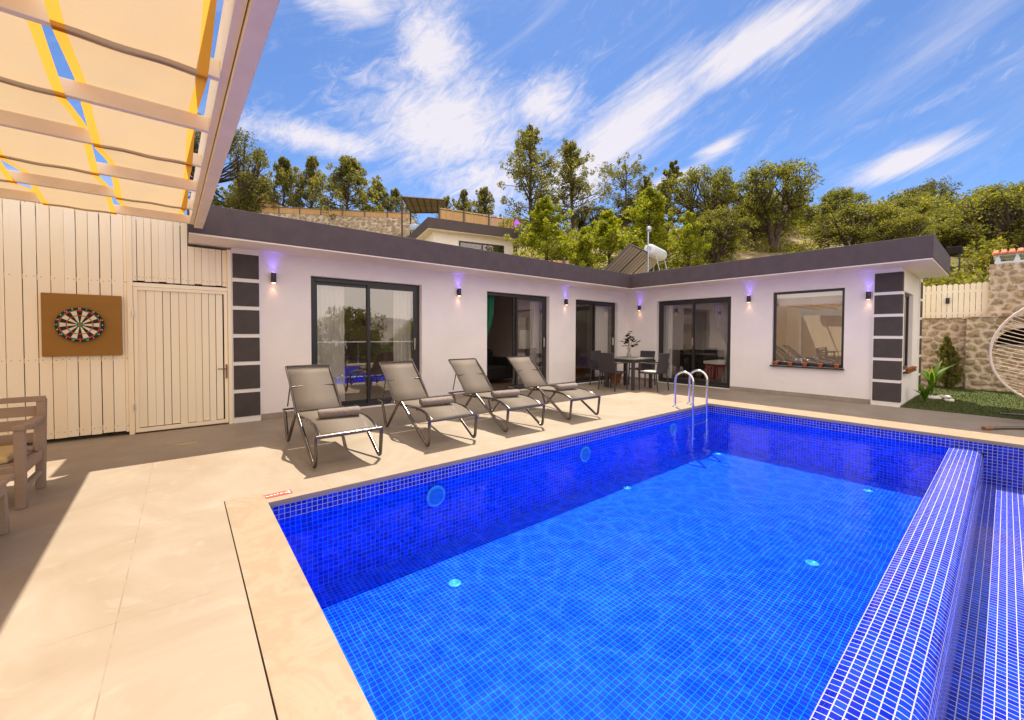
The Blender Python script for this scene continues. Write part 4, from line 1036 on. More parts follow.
# arch head
cxa, ra = -.23, .39; n_ = 14; V = []
for k_ in range(n_+1):
    a = math.pi*k_/n_; yy = cxa+ra*math.cos(a); zz_ = za+ra*.98*math.sin(a); V += [(X0, yy, zz_), (X0, yy, 1.74), (15.35, yy, zz_)]
b.add(V, [(3*k_, 3*k_+1, 3*k_+4, 3*k_+3) for k_ in range(n_)]+[(3*k_, 3*k_+3, 3*k_+5, 3*k_+2) for k_ in range(n_)], False)
b.box(X0-.03, 15.75, -2.42, .63, 1.742, 1.775)
b.build('wall', 'stone_wall', ov_); flush_faces(ov_)
b = MB(); b.box(15.30, 15.34, -.62, yb, za, 1.6); b.build('oven_mouth', 'black_cloth', ov_)
b = MB(); b.box(X0-.04, 15.3, -.64, yb+.04, za-.06, za); b.build('ledge', 'grey_stone', ov_, bevel=.01)
b = MB(); rough_box(b, 15.1, 15.9, -1.6, .30, 1.776, 3.02, seed=7); b.build('chimney', 'stone_wall', ov_); flush_faces(ov_)
b = MB(); b.box(15.12, 15.88, -1.55, .22, 3.021, 3.07)
for i in range(6): b.prism([(15.12, .22-i*.29, 3.07), (15.12, .12-i*.29, 3.07), (15.12, .15-i*.29, 3.21), (15.12, .19-i*.29, 3.21)], (.76, 0, 0))
b.box(15.12, 15.88, -1.6, .24, 3.211, 3.23)
b.build('chimney_vent', 'tank_white', ov_)
b = MB()
for i in range(16):
    y = .26-i*.125
    b.prism([(15.02, y, 3.232), (15.02, y-.11, 3.232), (15.02, y-.09, 3.275), (15.02, y-.02, 3.275)], (.48, 0, .13))
b.build('tiled_cap', 'roof_tile', ov_)

# ================================================================== EGG CHAIR
eg = empty('egg_chair', (9.6, -.55, 0), 'hanging egg chair of cream rim and rattan strands at the right edge', 'egg chair')
C = Vector((9.6, -.545, 1.08)); ry_, rz_ = .70, .775
def rim(a): return C+Vector((.10*math.sin(a), ry_*math.cos(a)*(1+.06*math.sin(a)*-1), rz_*math.sin(a)))
b = MB(); b.tube([rim(2*math.pi*k_/48) for k_ in range(48)], .017, 10, closed=True); b.build('rim', 'cream_tube', eg)
b = MB()
for k_ in range(40):
    a = R(-87+174*k_/39); p = rim(a); q = rim(math.pi-a); dep = .62*max(.05, math.cos(a))**.6
    pts = []
    for j in range(13):
        t = j/12; m_ = p.lerp(q, t); pts.append(m_+Vector((dep*math.sin(math.pi*t)**.7, 0, -.16*math.sin(math.pi*t))))
    b.tube(pts, .0062, 5, cap=False)
b.build('strands', 'rattan', eg)
b = MB()
for k_ in (3,):
    pts = []
    for j in range(11):
        a = R(-86+172*j/10); p = rim(a); q = rim(math.pi-a); dep = .62*max(.05, math.cos(a))**.6; t = k_/12
        pts.append(p.lerp(q, t)+Vector((dep*math.sin(math.pi*t)**.7, 0, -.16*math.sin(math.pi*t))))
    b.tube(pts, .008, 6, cap=False)
b.build('ribs', 'cream_tube', eg)
b = MB(); prf = [(.0, .36), (.30, .37), (.38, .41), (.39, .45), (.34, .49), (.0, .505)]; b.lathe(prf, (9.86, -.545, 0), 24); o = b.build('seat_cushion', 'cushion_orange', loc=(9.86, -.545, .36)); tag(o, 'orange round cushion in the hanging egg chair', 'cushion')
b = MB(); b.tube(arc([(8.62, .135, .022), (9.0, -.10, .022), (9.25, -.55, .022), (9.6, -1.2, .022), (10.45, -1.2, .022), (10.6, -.55, .022), (10.4, .05, .022)], 6, .25), .021, 10); b.build('stand_foot', 'bronze_tube', eg)
b = MB(); b.tube(arc([(10.5, -.80, .03), (10.55, -.7, 1.0), (10.45, -.6, 1.9), (10.1, -.55, 2.12), (9.7, -.545, 2.02)], 8, .3), .022, 10); b.build('stand_mast', 'bronze_tube', eg)
b = MB(); b.tube([(9.68, -.545, 2.02), (9.68, -.545, 1.86)], .008, 6); b.build('hanger', 'steel', eg)
b = MB(); b.tube([(8.55, .178, .024), (8.66, .112, .024)], .027, 12); b.build('foot_cap', 'brown_cap', eg)

# ================================================================== GARDEN PLANTS
def blade_plant(x, y, z, n_, h, label, seed, lean=.5, wdt=.05):
    e = empty('leafy_plant', (x, y, z), label, 'plant'); r = random.Random(seed); b = MB()
    for i in range(n_):
        a = r.uniform(0, 6.28); L_ = h*r.uniform(.6, 1.1); ln_ = lean*r.uniform(.2, 1.1); W_ = wdt*r.uniform(.7, 1.2); u = Vector((math.cos(a), math.sin(a), 0)); s_ = Vector((-u.y, u.x, 0)); V = []; K_ = 8
        for k_ in range(K_+1):
            t = k_/K_; p = Vector((x, y, z))+u*(ln_*L_*t*t)+Vector((0, 0, L_*(t-.35*ln_*t*t*t)))
            w_ = W_*math.sin(math.pi*min(1, .08+.92*t))**.8*(1 if t > .3 else t/.3*.7+.3)
            V += [p-s_*w_+Vector((0, 0, w_*.3)), p, p+s_*w_+Vector((0, 0, w_*.3))]
        b.add(V, [(3*k_+j, 3*k_+j+1, 3*k_+j+4, 3*k_+j+3) for k_ in range(K_) for j in (0, 1)], True)
    b.build('leaves', 'leaf_lush', e)
    s = MB(); s.tube([(x, y, z-.01), (x, y, z+h*.25)], .012, 6); s.build('stem', 'leaf_lush', e)
blade_plant(11.1, .98, .012, 9, .42, 'bright green broad-leaved plant nearest the pillar at the house end', 3, .55, .055)
blade_plant(12.75, 1.02, .012, 12, .85, 'taller bright green blade plant in front of the stone wall, beside the conifer', 4, .55, .05)
r = random.Random(9)
for i, (x, y, s_) in enumerate(((11.9, .95, .12), (12.25, .80, .10), (11.7, .70, .08), (12.1, 1.05, .07))):
    b = MB(); P = []
    b.lathe([(.01, 0), (s_*.9, .01), (s_*1.1, s_*.3), (s_*.7, s_*.62), (.01, s_*.7)], (x, y, .0), 9)
    b.v = [(a+r.uniform(-.02, .02), c+r.uniform(-.02, .02), max(.0, d+r.uniform(-.012, .012))) for a, c, d in b.v]
    o = b.build('garden_rock', 'rock_white', loc=(x, y, 0)); tag(o, ('largest white rock between the two leafy plants', 'second largest white rock, nearer the pool than the largest', 'small white rock at the foot of the nearest plant', 'smallest white rock against the side wall')[i], 'rock', 'white rocks on the lawn')

# ================================================================== UPPER HOUSE, FENCES AND THINGS ON THE SLOPE
uh = empty('upper_house', (12, 21, 4), 'second white house with dark roof edge higher up the slope', 'house')
b = MB(); P = [(10.42, 20.07), (16.6, 18.75), (17.9, 24.6), (11.7, 26.0)]
b.prism([(x, y, 7.12) for x, y in P], (0, 0, .58)); b.build('roof', 'fascia', uh)
b = MB(); b.prism([(x, y, 7.08) for x, y in [(10.45, 20.1), (16.57, 18.79), (17.86, 24.57), (11.72, 25.96)]], (0, 0, .038)); b.build('soffit', 'soffit', uh)
b = MB(); b.prism([(x, y, 3.0) for x, y in [(10.95, 20.45), (15.9, 19.4), (17.1, 24.3), (12.1, 25.4)]], (0, 0, 4.079)); b.build('wall', 'stucco', uh)
d = Vector((15.9-10.95, 19.4-20.45, 0)); d.normalize(); nrm = Vector((d.y, -d.x, 0))
def uhbox(s0, s1, z0, z1, e0, e1):
    b = MB(); p0 = Vector((10.95, 20.45, 0))+d*s0; 
    q = [p0+nrm*e0, p0+d*(s1-s0)+nrm*e0, p0+d*(s1-s0)+nrm*e1, p0+nrm*e1]
    b.prism([(v.x, v.y, z0) for v in q], (0, 0, z1-z0)); return b
wf = uhbox(1.5, 4.4, 5.0, 6.72, .002, .03).build('window', 'black_alu', uh)
uhbox(1.6, 2.9, 5.1, 6.62, .031, .036).build('pane', 'glass_mirror', wf); uhbox(3.0, 4.3, 5.1, 6.62, .031, .036).build('pane', 'glass_mirror', wf)

FL, FR_ = (5.96, 47.1), (16.25, 34.8)
def slat_fence(name, label, A, B, zb, zt, mat='bamboo', post=1.6, cat='fence', lean_end=None):
    A = Vector((*A, 0)); B = Vector((*B, 0)); L_ = (B-A).length; u = (B-A)/L_; nv = Vector((u.y, -u.x, 0))
    if nv.dot(-A) < 0: nv = -nv
    e = empty(name, (A.x, A.y, zb[0]), label, cat); b = MB(); r = random.Random(len(label)); s = 0
    while s < L_:
        w_ = .11; t = s/L_; z0 = zb[0]+(zb[1]-zb[0])*t; z1 = zt[0]+(zt[1]-zt[0])*t+r.uniform(-.03, .03)
        if lean_end and s < lean_end[0]: z1 += lean_end[1]*(1-s/lean_end[0])
        p = A+u*s; q = A+u*(s+w_-.012); k = nv*.02
        b.prism([(p.x, p.y, z0), (q.x, q.y, z0), (q.x+k.x, q.y+k.y, z0), (p.x+k.x, p.y+k.y, z0)], (0, 0, z1-z0)); s += w_
    b.build('slats', mat, e)
    rl = MB()
    for fz in (.12, .93):
        p = A+nv*.04; q = B+nv*.04
        rl.tube([(p.x, p.y, zb[0]+(zt[0]-zb[0])*fz), (q.x, q.y, zb[1]+(zt[1]-zb[1])*fz)], .03, 5)
    rl.build('rail', 'steel_dark', e)
    s = 0
    while s < L_+.01:
        t = min(1, s/L_); p = A+u*min(s, L_)+nv*.06; pm = MB(); pm.box(p.x-.04, p.x+.04, p.y-.04, p.y+.04, zb[0]+(zb[1]-zb[0])*t-.3, zt[0]+(zt[1]-zt[0])*t+.08); pm.build('post', 'steel_dark', e); s += post
    return e
slat_fence('bamboo_fence', 'long bamboo fence with a raised slanted end, on the rubble retaining wall', FL, FR_, (13.2, 11.8), (13.97, 12.42), post=2.3, lean_end=(2.6, 1.05))
slat_fence('bamboo_fence', 'bamboo fence with dark posts behind the second house roof', (14.9, 26.85), (18.5, 22.4), (9.3, 8.3), (10.72, 9.55), post=1.9)
slat_fence('bamboo_fence', 'short orange bamboo screen just behind the villa roof, left of the solar heater', (11.3, 14.1), (13.8, 12.95), (2.0, 2.0), (4.50, 4.75), post=2.6)
rw = empty('retaining_wall', (10, 36, 6), 'pale rubble retaining wall under the long bamboo fence', 'retaining wall')
b = MB(); b.prism([(5.7, 46.95, 5.5), (16.4, 34.2, 5.5), (16.8, 34.6, 5.5), (6.1, 47.35, 5.5)], (0, 0, 1))
zt0, zt1 = 13.22, 11.78
b.v = [(x, y, 5.5 if k_ < 4 else (zt0 if i in (0, 3) else zt1)) for k_, (x, y, z) in enumerate(b.v) for i in [k_ % 4]]
b.build('wall', 'gabion', rw)
# slatted shade shelter on the hill
us = empty('hill_shelter', (15, 29.5, 9), 'dark slatted shade shelter on the hilltop behind the bamboo fences', 'shelter')
A0, B0, A1, B1 = Vector((14.0, 31.5, 12.57)), Vector((16.7, 29.3, 12.33)), Vector((15.4, 32.9, 11.86)), Vector((17.6, 31.1, 11.87))
b = MB(); n_ = 30; zz_ = Vector((0, 0, .04))
for i in range(n_):
    t, t2 = i/n_, (i+.8)/n_; p, q, c, d_ = A0.lerp(A1, t), B0.lerp(B1, t), B0.lerp(B1, t2), A0.lerp(A1, t2)
    v = [p, q, c, d_]; b.add([tuple(k) for k in v]+[tuple(k+zz_) for k in v], [(0, 1, 2, 3), (7, 6, 5, 4), (0, 4, 5, 1), (1, 5, 6, 2), (2, 6, 7, 3), (3, 7, 4, 0)], False)
b.build('slats', 'reed_mat', us)
b = MB()
for i in range(7):
    t = i/6; b.tube([tuple(A0.lerp(B0, t)-zz_), tuple(A1.lerp(B1, t)-zz_)], .035, 5)
b.tube([tuple(A0-zz_), tuple(B0-zz_)], .05, 5); b.tube([tuple(A1-zz_), tuple(B1-zz_)], .05, 5)
b.build('frame', 'bamboo_dark', us)
for p in (A0, B0, A1, B1):
    b = MB(); b.box(p.x-.05, p.x+.05, p.y-.05, p.y+.05, 7.5, p.z-.06); b.build('post', 'bamboo_dark', us)
b = MB(); b.lathe([(.3, 9.0), (.34, 9.1), (.34, 9.42), (.30, 9.46)], (13.45, 28.1, 0), 16); o = b.build('water_tank', 'tank_blue', loc=(13.45, 28.1, 9.0)); tag(o, 'small pale blue tank beside the left roof corner of the second house', 'tank')
gp = empty('globe_lamp', (17.0, 21.0, 6.6), 'purple glowing globe lamp on a post by the second house roof', 'garden lamp')
b = MB(); b.lathe([(.001, -.24), (.12, -.20), (.21, -.10), (.235, 0), (.21, .10), (.12, .20), (.001, .24)], (18.0, 21.6, 8.95), 20); b.build('globe', 'globe_purple', gp)
b = MB(); b.tube([(18.0, 21.6, 6.0), (18.0, 21.6, 8.72)], .04, 8); b.build('post', 'black_alu', gp)
db_ = empty('dark_crate', (33, 2, 5.4), 'black open crate standing on the slope beyond the roof corner', 'crate')
b = MB(); b.box(32.3, 32.9, 1.6, 2.2, 5.72, 6.12); b.build('box', 'black_cloth', db_, bevel=.03)
b = MB(); b.box(32.35, 32.42, 1.65, 1.72, 4.6, 5.719); b.box(32.35, 32.42, 2.08, 2.15, 4.6, 5.719); b.build('post', 'black_alu', db_)

# solar water heater on the roof
sh_ = empty('solar_water_heater', (11.8, 8.4, ZT), 'white tank solar water heater with tilted collectors on the villa roof', 'solar heater')
def P3(x, y, z): return Vector((x, y, z))
e1 = Vector((.977, .21, 0)).normalized()     # along the collector width, away from the terrace
e2 = Vector((.21, -.977, 0)).normalized()     # towards the raised edge
b0 = Vector((10.91, 9.18, 2.94))
def pan(s, t, h): return b0+e1*s+e2*(t*1.5)+Vector((0, 0, t*1.27+h))
b = MB()
for i in range(3):
    s0 = i*1.02; q = [pan(s0, 0, 0), pan(s0+.98, 0, 0), pan(s0+.98, 1, 0), pan(s0, 1, 0)]; nn = -(q[1]-q[0]).cross(q[3]-q[0]).normalized()
    if nn.z < 0: nn = -nn
    b = MB(); b.prism([tuple(v) for v in q], tuple(nn*.07)); b.build('collector', 'steel_dark', sh_, bevel=.01)
    g_ = MB(); q2 = [pan(s0+.02, .02, 0)-nn*.004, pan(s0+.96, .02, 0)-nn*.004, pan(s0+.96, .98, 0)-nn*.004, pan(s0+.02, .98, 0)-nn*.004]
    for k_ in range(4):
        a, c = k_/4, (k_+.80)/4; g_.add([tuple(q2[0].lerp(q2[1], a)), tuple(q2[0].lerp(q2[1], c)), tuple(q2[3].lerp(q2[2], c)), tuple(q2[3].lerp(q2[2], a))], [(0, 1, 2, 3)], False)
    g_.build('backing_boards', 'pale_boards', sh_)
tc_ = pan(2.3, 1.0, .10)
b = MB(); ax = e1; M = Matrix.Translation(tc_) @ ax.to_track_quat('Z', 'Y').to_matrix().to_4x4()
b.lathe([(.01, -.72), (.07, -.70), (.08, -.72), (.15, -.71), (.20, -.67), (.215, -.60), (.215, .60), (.19, .67), (.12, .71), (.01, .72)], (0, 0, 0), 28); b.xf(M); b.build('tank', 'tank_white', sh_)
b = MB()
for s in (-.45, .45):
    c = tc_+ax*s
    for k_ in (-.28, .28): b.tube([tuple(c+e2*k_*.6-Vector((0, 0, .2))), tuple(Vector((c.x+e2.x*k_*1.6, c.y+e2.y*k_*1.6, ZT)))], .018, 6)
    b.tube([tuple(c), tuple(pan(1.0+s*2, .1, -.02))], .015, 6)
b.build('stand', 'zinc', sh_)
b = MB(); pp = tc_-ax*.78; b.tube([tuple(pp-Vector((0, 0, 1.5))), tuple(pp+Vector((0, 0, .72)))], .028, 8); b.lathe([(.02, 0), (.085, .01), (.085, .16), (.02, .19)], (pp.x+.05, pp.y, pp.z+.62), 14); b.build('vent_pipe', 'zinc', sh_)
#an = MB(); an.tube([(13.0, 7.6, ZT), (13.0, 7.6, ZT+1.35)], .012, 6); an.tube([(12.85, 7.7, ZT+1.2), (13.15, 7.5, ZT+1.2)], .006, 5)

# ================================================================== TREES
def leaf_mesh(name, centers, radii, counts, size, mat, seed, flat=1.0, up_bias=0.):
    rg = np.random.default_rng(seed); C_ = np.repeat(np.array(centers), counts, axis=0); Rr = np.repeat(np.array(radii), counts)
    n_ = len(C_); d = rg.normal(size=(n_, 3)); d /= np.linalg.norm(d, axis=1)[:, None]; rad = Rr*rg.uniform(.25, 1, n_)**.6
    P = C_+d*rad[:, None]*np.array([1, 1, flat])
    u = rg.normal(size=(n_, 3)); u[:, 2] += up_bias; u /= np.linalg.norm(u, axis=1)[:, None]; w_ = np.cross(u, rg.normal(size=(n_, 3))); w_ /= np.linalg.norm(w_, axis=1)[:, None]
    s_ = size*rg.uniform(.6, 1.4, n_)[:, None]
    V = np.stack([P-u*s_*.8, P+w_*s_*.42, P+u*s_*.8, P-w_*s_*.42], 1).reshape(-1, 3)
    me = bpy.data.meshes.new(name); me.vertices.add(len(V)); me.vertices.foreach_set('co', V.ravel())
    me.loops.add(4*n_); me.loops.foreach_set('vertex_index', np.arange(4*n_, dtype=np.int32)); me.polygons.add(n_)
    me.polygons.foreach_set('loop_start', np.arange(0, 4*n_, 4, dtype=np.int32)); me.polygons.foreach_set('loop_total', np.full(n_, 4, dtype=np.int32))
    me.materials.append(MATS[mat]); me.update(calc_edges=True); return me
def link(name, me, parent):
    o = bpy.data.objects.new(name, me); col.objects.link(o); o.parent = parent; return o
def bez(a, b_, c, n_=6):
    return [a*(1-t)**2+b_*2*t*(1-t)+c*t*t for t in [i/n_ for i in range(n_+1)]]
def make_oak(H, W, seed, mat='leaf_oak', stems=3, dens=1.0):
    r = random.Random(seed); e = empty('oak_tree', (0, 0, 0)); tm = MB(); cs_, rs_, ct = [], [], []
    cr = Vector((0, 0, H*.58)); R_ = Vector((W/2, W/2, H*.42))
    forks = []
    for s in range(stems):
        a = 2*math.pi*(s+r.random()*.6)/stems; top = Vector((math.cos(a)*W*.15, math.sin(a)*W*.15, H*r.uniform(.40, .55)))
        base = Vector((r.uniform(-.12, .12), r.uniform(-.12, .12), -.3)); mid = Vector((math.cos(a)*W*.02, math.sin(a)*W*.02, H*.2))
        pts = bez(base, mid, top, 7); n_ = len(pts); tm.tube(pts, [W*.032*(1-.55*i/n_) for i in range(n_)], 7); forks.append((top, W*.014)); forks.append((pts[4], W*.018))
    N_ = int(84*dens)
    for k_ in range(N_):
        for _ in range(20):
            d = Vector((r.gauss(0, 1), r.gauss(0, 1), r.gauss(.25, 1))).normalized(); q = d*r.uniform(.55, 1.0)**.7
            if q.z > -.75: break
        wob = 1+.22*math.sin(3*math.atan2(d.y, d.x)+seed)+.12*math.sin(5*d.z+seed)
        c = cr+Vector((q.x*R_.x*wob*.86, q.y*R_.y*wob*.86, q.z*R_.z*.9))
        cs_.append(tuple(c)); rs_.append(W*r.uniform(.05, .115)); ct.append(int(r.uniform(80, 150)))
        f, fr_ = min(forks, key=lambda t: (t[0]-c).length+r.uniform(0, 1))
        m_ = f.lerp(c, .5)+Vector((0, 0, -.08*W))+Vector((r.uniform(-.3, .3), r.uniform(-.3, .3), 0))*W*.12
        p = bez(f, m_, c, 5); tm.tube(p, [fr_*(1-.82*i/5) for i in range(6)], 5, cap=False)
        for _ in range(2):
            q2 = c+Vector((r.gauss(0, 1), r.gauss(0, 1), r.gauss(0, .7)))*W*.06; tm.tube([p[3], q2], [fr_*.3, fr_*.1], 4, cap=False)
    tr_ = tm.build('trunk', 'bark', e); link('crown', leaf_mesh('crown', cs_, rs_, ct, .095, mat, seed, .9), e); return e
def make_pine(H, W, seed, mat='leaf_pine', sparse=1.0, base=.12, name='pine_tree', leaf=.10, shape=1.0, fluff=1.0):
    r = random.Random(seed); e = empty(name, (0, 0, 0)); tm = MB(); cs_, rs_, ct = [], [], []
    lx_, ly_ = r.uniform(-.05, .05), r.uniform(-.05, .05); K_ = 9
    tp = [Vector((lx_*H*i/K_+r.uniform(-.03, .03)*W*.3, ly_*H*i/K_+r.uniform(-.03, .03)*W*.3, H*i/K_*.98-(.3 if i == 0 else 0))) for i in range(K_+1)]
    tm.tube(tp, [W*.026*(1-.88*i/K_)+.01 for i in range(K_+1)], 7)
    nb = int(H*11*sparse)
    for w_i in range(nb):
        t = base+(1-base)*((w_i+r.random())/nb)**.85; z = H*t; c0_ = Vector((lx_*z, ly_*z, z))
        s_ = (t-base)/(1-base)
        prof = (1-s_)**.75*(.55+.45*min(1, s_/.25)) if shape >= 1 else math.sin(math.pi*min(1, .12+.84*(1-s_)))**.7
        a = r.uniform(0, 6.283); L_ = max(.07*W, W*.56*prof*r.choice((.45, .7, .9, 1.05, 1.25))*r.uniform(.9, 1.1)); rise = r.uniform(.25, .8)
        tip = c0_+Vector((math.cos(a)*L_, math.sin(a)*L_, L_*rise)); tm.tube(bez(c0_, c0_.lerp(tip, .6)-Vector((0, 0, L_*.1)), tip, 3), [W*.008*(1-.5*t), W*.006, W*.004, .004], 4, cap=False)
        for q in (.5, .75, 1.0):
            p = c0_.lerp(tip, q)+Vector((r.gauss(0, 1), r.gauss(0, 1), r.gauss(0, .8)))*L_*.10
            cs_.append(tuple(p)); rs_.append(W*r.uniform(.035, .07)*(.8+.4*prof)*fluff*(1.15-.3*q)); ct.append(int(r.uniform(22, 44)*fluff))
            if q == 1.0: cs_.append(tuple(p+Vector((0, 0, W*.04)))); rs_.append(W*.028*fluff); ct.append(14)
    tm.build('trunk', 'bark', e); link('crown', leaf_mesh('crown', cs_, rs_, ct, leaf, mat, seed, 1.35, 1.3), e); return e
def make_bush(H, W, seed, mat):
    r = random.Random(seed); e = empty('bush', (0, 0, 0)); tm = MB(); cs_, rs_, ct = [], [], []
    for k_ in range(16):
        a = r.uniform(0, 6.28); q = r.uniform(.1, .95); c = Vector((math.cos(a)*W*.4*q, math.sin(a)*W*.4*q, H*r.uniform(.2, .85)*(1-.4*q*q)))
        tm.tube([(0, 0, -.1), tuple(c*.6), tuple(c)], [.03, .02, .008], 4, cap=False); cs_.append(tuple(c)); rs_.append(W*.19); ct.append(90)
    tm.build('stem', 'bark', e); link('crown', leaf_mesh('crown', cs_, rs_, ct, .09, mat, seed, 1.0, .4), e); return e

protos = {}
def proto(kind):
    if kind not in protos:
        V = {'oak': lambda i: make_oak(6.5, 6.0, 11+i, 'leaf_oak', 3+i % 2, 1.25), 'darkoak': lambda i: make_oak(5.5, 5.5, 31+i, 'leaf_dark', 2),
             'pine': lambda i: make_pine(6.5, 4.2, 51+i, fluff=1.2), 'bigpine': lambda i: make_pine(10, 6.4, 71+i, sparse=.9, base=.05, leaf=.11), 'greypine': lambda i: make_pine(7, 5, 81+i, sparse=.9, shape=0),
             'thinpine': lambda i: make_pine(7, 3.0, 91+i, sparse=.9), 'young': lambda i: make_pine(5, 3.2, 101+i, 'leaf_young', 1.7, .0, 'young_pine', .075, fluff=1.25),
             'tallpine': lambda i: make_oak(9, 6.6, 120+i, 'leaf_dark', 2, 1.7), 'bush': lambda i: make_bush(2, 2.4, 130+i, 'leaf_scrub')}
        protos[kind] = [None, V[kind], {'oak': 4, 'darkoak': 2, 'pine': 3, 'bigpine': 2, 'young': 3}.get(kind, 1), [], {'oak': (6.5, 6.0), 'darkoak': (5.5, 5.5), 'pine': (6.5, 4.2), 'bigpine': (10, 6.4), 'greypine': (7, 5), 'thinpine': (7, 3), 'young': (5, 3.2), 'tallpine': (9, 6.6), 'bush': (2, 2.4)}[kind], 0]
    return protos[kind]
rt_ = random.Random(77)
def tree(kind, x, y, ztop, W, label, cat='tree', group=None, zb=None):
    p = proto(kind); k_ = p[5] % p[2]; p[5] += 1; z = ground_h(x, y) if zb is None else zb
    if k_ >= len(p[3]): o = p[1](k_); p[3].append(o)
    else: o = copy_tree(p[3][k_])
    H0, W0 = p[4]; hh_ = max(ztop-z, .72*W*H0/W0); z = ztop-hh_; o.location = (x, y, z); o.rotation_euler[2] = rt_.uniform(0, 6.28); f_ = {'pine': 1.35, 'bigpine': 1.42, 'thinpine': 1.3, 'young': 1.35, 'greypine': 1.1}.get(kind, 1.08); o.scale = (W*f_/W0, W*f_/W0, (ztop-z)/H0)
    tag(o, label, cat, group); return o
HP, HO = 'pines on the hill', 'oaks on the slope'
TREES = [
 ('tallpine',2.4,37.2,17.3,7.1,'large dark tree left of the bamboo fence, half behind the pergola beam','tree',None),
 ('pine',8.0,46.9,18.7,4.1,'first slim pine right of the slanted bamboo fence end','tree',HP),
 ('pine',10.4,46.2,19.4,4.2,'second pine behind the long bamboo fence, a bit taller than its left neighbour','tree',HP),
 ('pine',12.6,41.8,18.6,5.2,'broadest pine behind the middle of the long bamboo fence','tree',HP),
 ('pine',16.3,42.7,17.3,3.2,'small pine just left of the hill shelter','tree',HP),
 ('pine',18.3,42.4,17.0,2.6,'smallest pine, touching the left end of the hill shelter','tree',HP),
 ('pine',6.5,49.3,17.3,3.1,'short pine rising over the slanted fence end','tree',HP),
 ('pine',4.5,48.4,17.0,3.0,'short pine between the large dark tree and the slanted fence end','tree',HP),
 ('pine',25.4,40.5,17.9,3.0,'small pine just right of the hill shelter','tree',HP),
 ('pine',27.8,39.8,18.5,3.1,'small pine left of the tallest pine','tree',HP),
 ('pine',24.4,42.5,17.5,2.4,'low pine peeking over the right end of the hill shelter','tree',HP),
 ('bigpine',27.1,30.2,21.5,6.2,'tallest pine on the hill, left one of the big pair','tree',None),
 ('bigpine',31.0,28.2,20.4,5.3,'tall pine, right one of the big pair','tree',None),
 ('greypine',36.0,25.4,18.4,5.0,'greyish round-topped pine right of the big pair','tree',None),
 ('thinpine',33.7,19.4,16.4,3.0,'slender pine left of the first spreading oak','tree',None),
 ('thinpine',34.3,21.5,16.1,2.5,'second slender pine, right beside the greyish pine','tree',None),
 ('young',16.2,16.7,8.9,3.3,'bright yellow-green young pine right of the second house roof','young pine','young pines'),
 ('young',19.0,14.4,8.2,3.0,'bright green young pine left of the solar heater','young pine','young pines'),
 ('young',21.7,13.5,9.9,3.3,'largest bright green young pine, behind the solar heater','young pine','young pines'),
 ('young',17.1,14.7,6.9,2.2,'lowest bright young pine, over the short bamboo screen','young pine','young pines'),
 ('young',23.5,12.1,8.4,2.1,'bright young pine between the solar tank and the first oak','young pine','young pines'),
 ('bush',16.7,21.4,9.3,2.4,'dark round bush beside the purple globe lamp','bush',None),
 ('oak',29.1,14.0,13.6,4.7,'spreading oak nearest the solar heater, its forked trunk showing','tree',HO),
 ('oak',32.0,10.4,13.5,5.8,'tallest spreading oak over the middle of the right roof','tree',HO),
 ('oak',42.8,9.3,13.6,5.2,'oak right of the tallest spreading oak','tree',HO),
 ('oak',51.2,7.7,13.9,4.9,'smaller oak left of the dark peaked tree','tree',HO),
 ('darkoak',63.0,5.9,18.3,5.2,'dark peaked tree standing above the oaks on the skyline','tree',None),
 ('oak',41.7,5.0,10.9,5.8,'low oak just over the right roof corner','tree',HO),
 ('oak',54.0,2.8,13.4,5.9,'oak on the skyline right of the dark peaked tree','tree',HO),
 ('oak',39.8,0.1,10.6,6.8,'large oak at the right edge above the oven chimney','tree',HO),
 ('darkoak',70.2,2.6,17.3,4.6,'small dark tree on the skyline near the right edge','tree',None),
 ('darkoak',34.6,29.0,15.5,5.5,'dark tree filling in below the big pine pair','tree',None),
 ('darkoak',38.8,25.6,16.5,6.6,'dark broad tree under the greyish pine','tree',None),
 ('darkoak',45.1,17.9,16.2,5.2,'dark tree behind the gap between the two spreading oaks','tree',None),
 ('darkoak',52.3,14.5,15.5,5.5,'dark tree behind the tallest spreading oak','tree',None),
 ('darkoak',60.0,10.9,15.9,6.8,'dark tree behind the smaller oak','tree',None),
 ('darkoak',75.6,0.8,18.0,6.0,'dark tree on the skyline at the right edge','tree',None),
 ('oak',39.4,3.0,8.9,3.8,'lowest oak, behind the black crate','tree',HO),
 ('oak',36.5,13.2,12.2,5.0,'oak filling the gap between the two nearest oaks, set farther back','tree',HO),
 ('oak',35.5,6.8,10.4,5.2,'low rounded oak right of the tallest oak, close behind the roof','tree',HO),
 ('oak',47.0,5.6,12.8,6.2,'broad oak half way up the slope under the dark peaked tree','tree',HO),
 ('oak',26.0,11.6,9.4,3.6,'small oak just left of the nearest spreading oak','tree',HO),
 ('darkoak',40.0,14.2,13.6,6.0,'dark oak behind the nearest spreading oak','tree',None),
 ('oak',47.5,1.0,12.6,6.4,'broad oak above the picket fence, below the skyline','tree',HO),
 ('oak',33.8,4.2,8.6,3.6,'small oak directly left of the black crate','tree',HO),
 ('bush',18.9,18.3,8.2,2.2,'bush behind the bright young pine by the second house','bush',None),
 ('bush',31.6,13.2,8.6,3.0,'yellow-green bush at the foot of the nearest oak','bush',None),
 ('bush',41.1,8.0,9.2,3.4,'yellow-green bush at the foot of the oak right of the tallest','bush',None),
 ('bush',27.6,16.4,8.7,3.2,'yellow-green bush between the young pines and the nearest oak','bush',None),
 ('bush',32.9,0.6,6.6,2.6,'yellow-green bush right of the black crate','bush',None),
]
for k_, x, y, zt, W, lb, cat, grp in TREES: tree(k_, x, y, zt, W, lb, cat, grp)
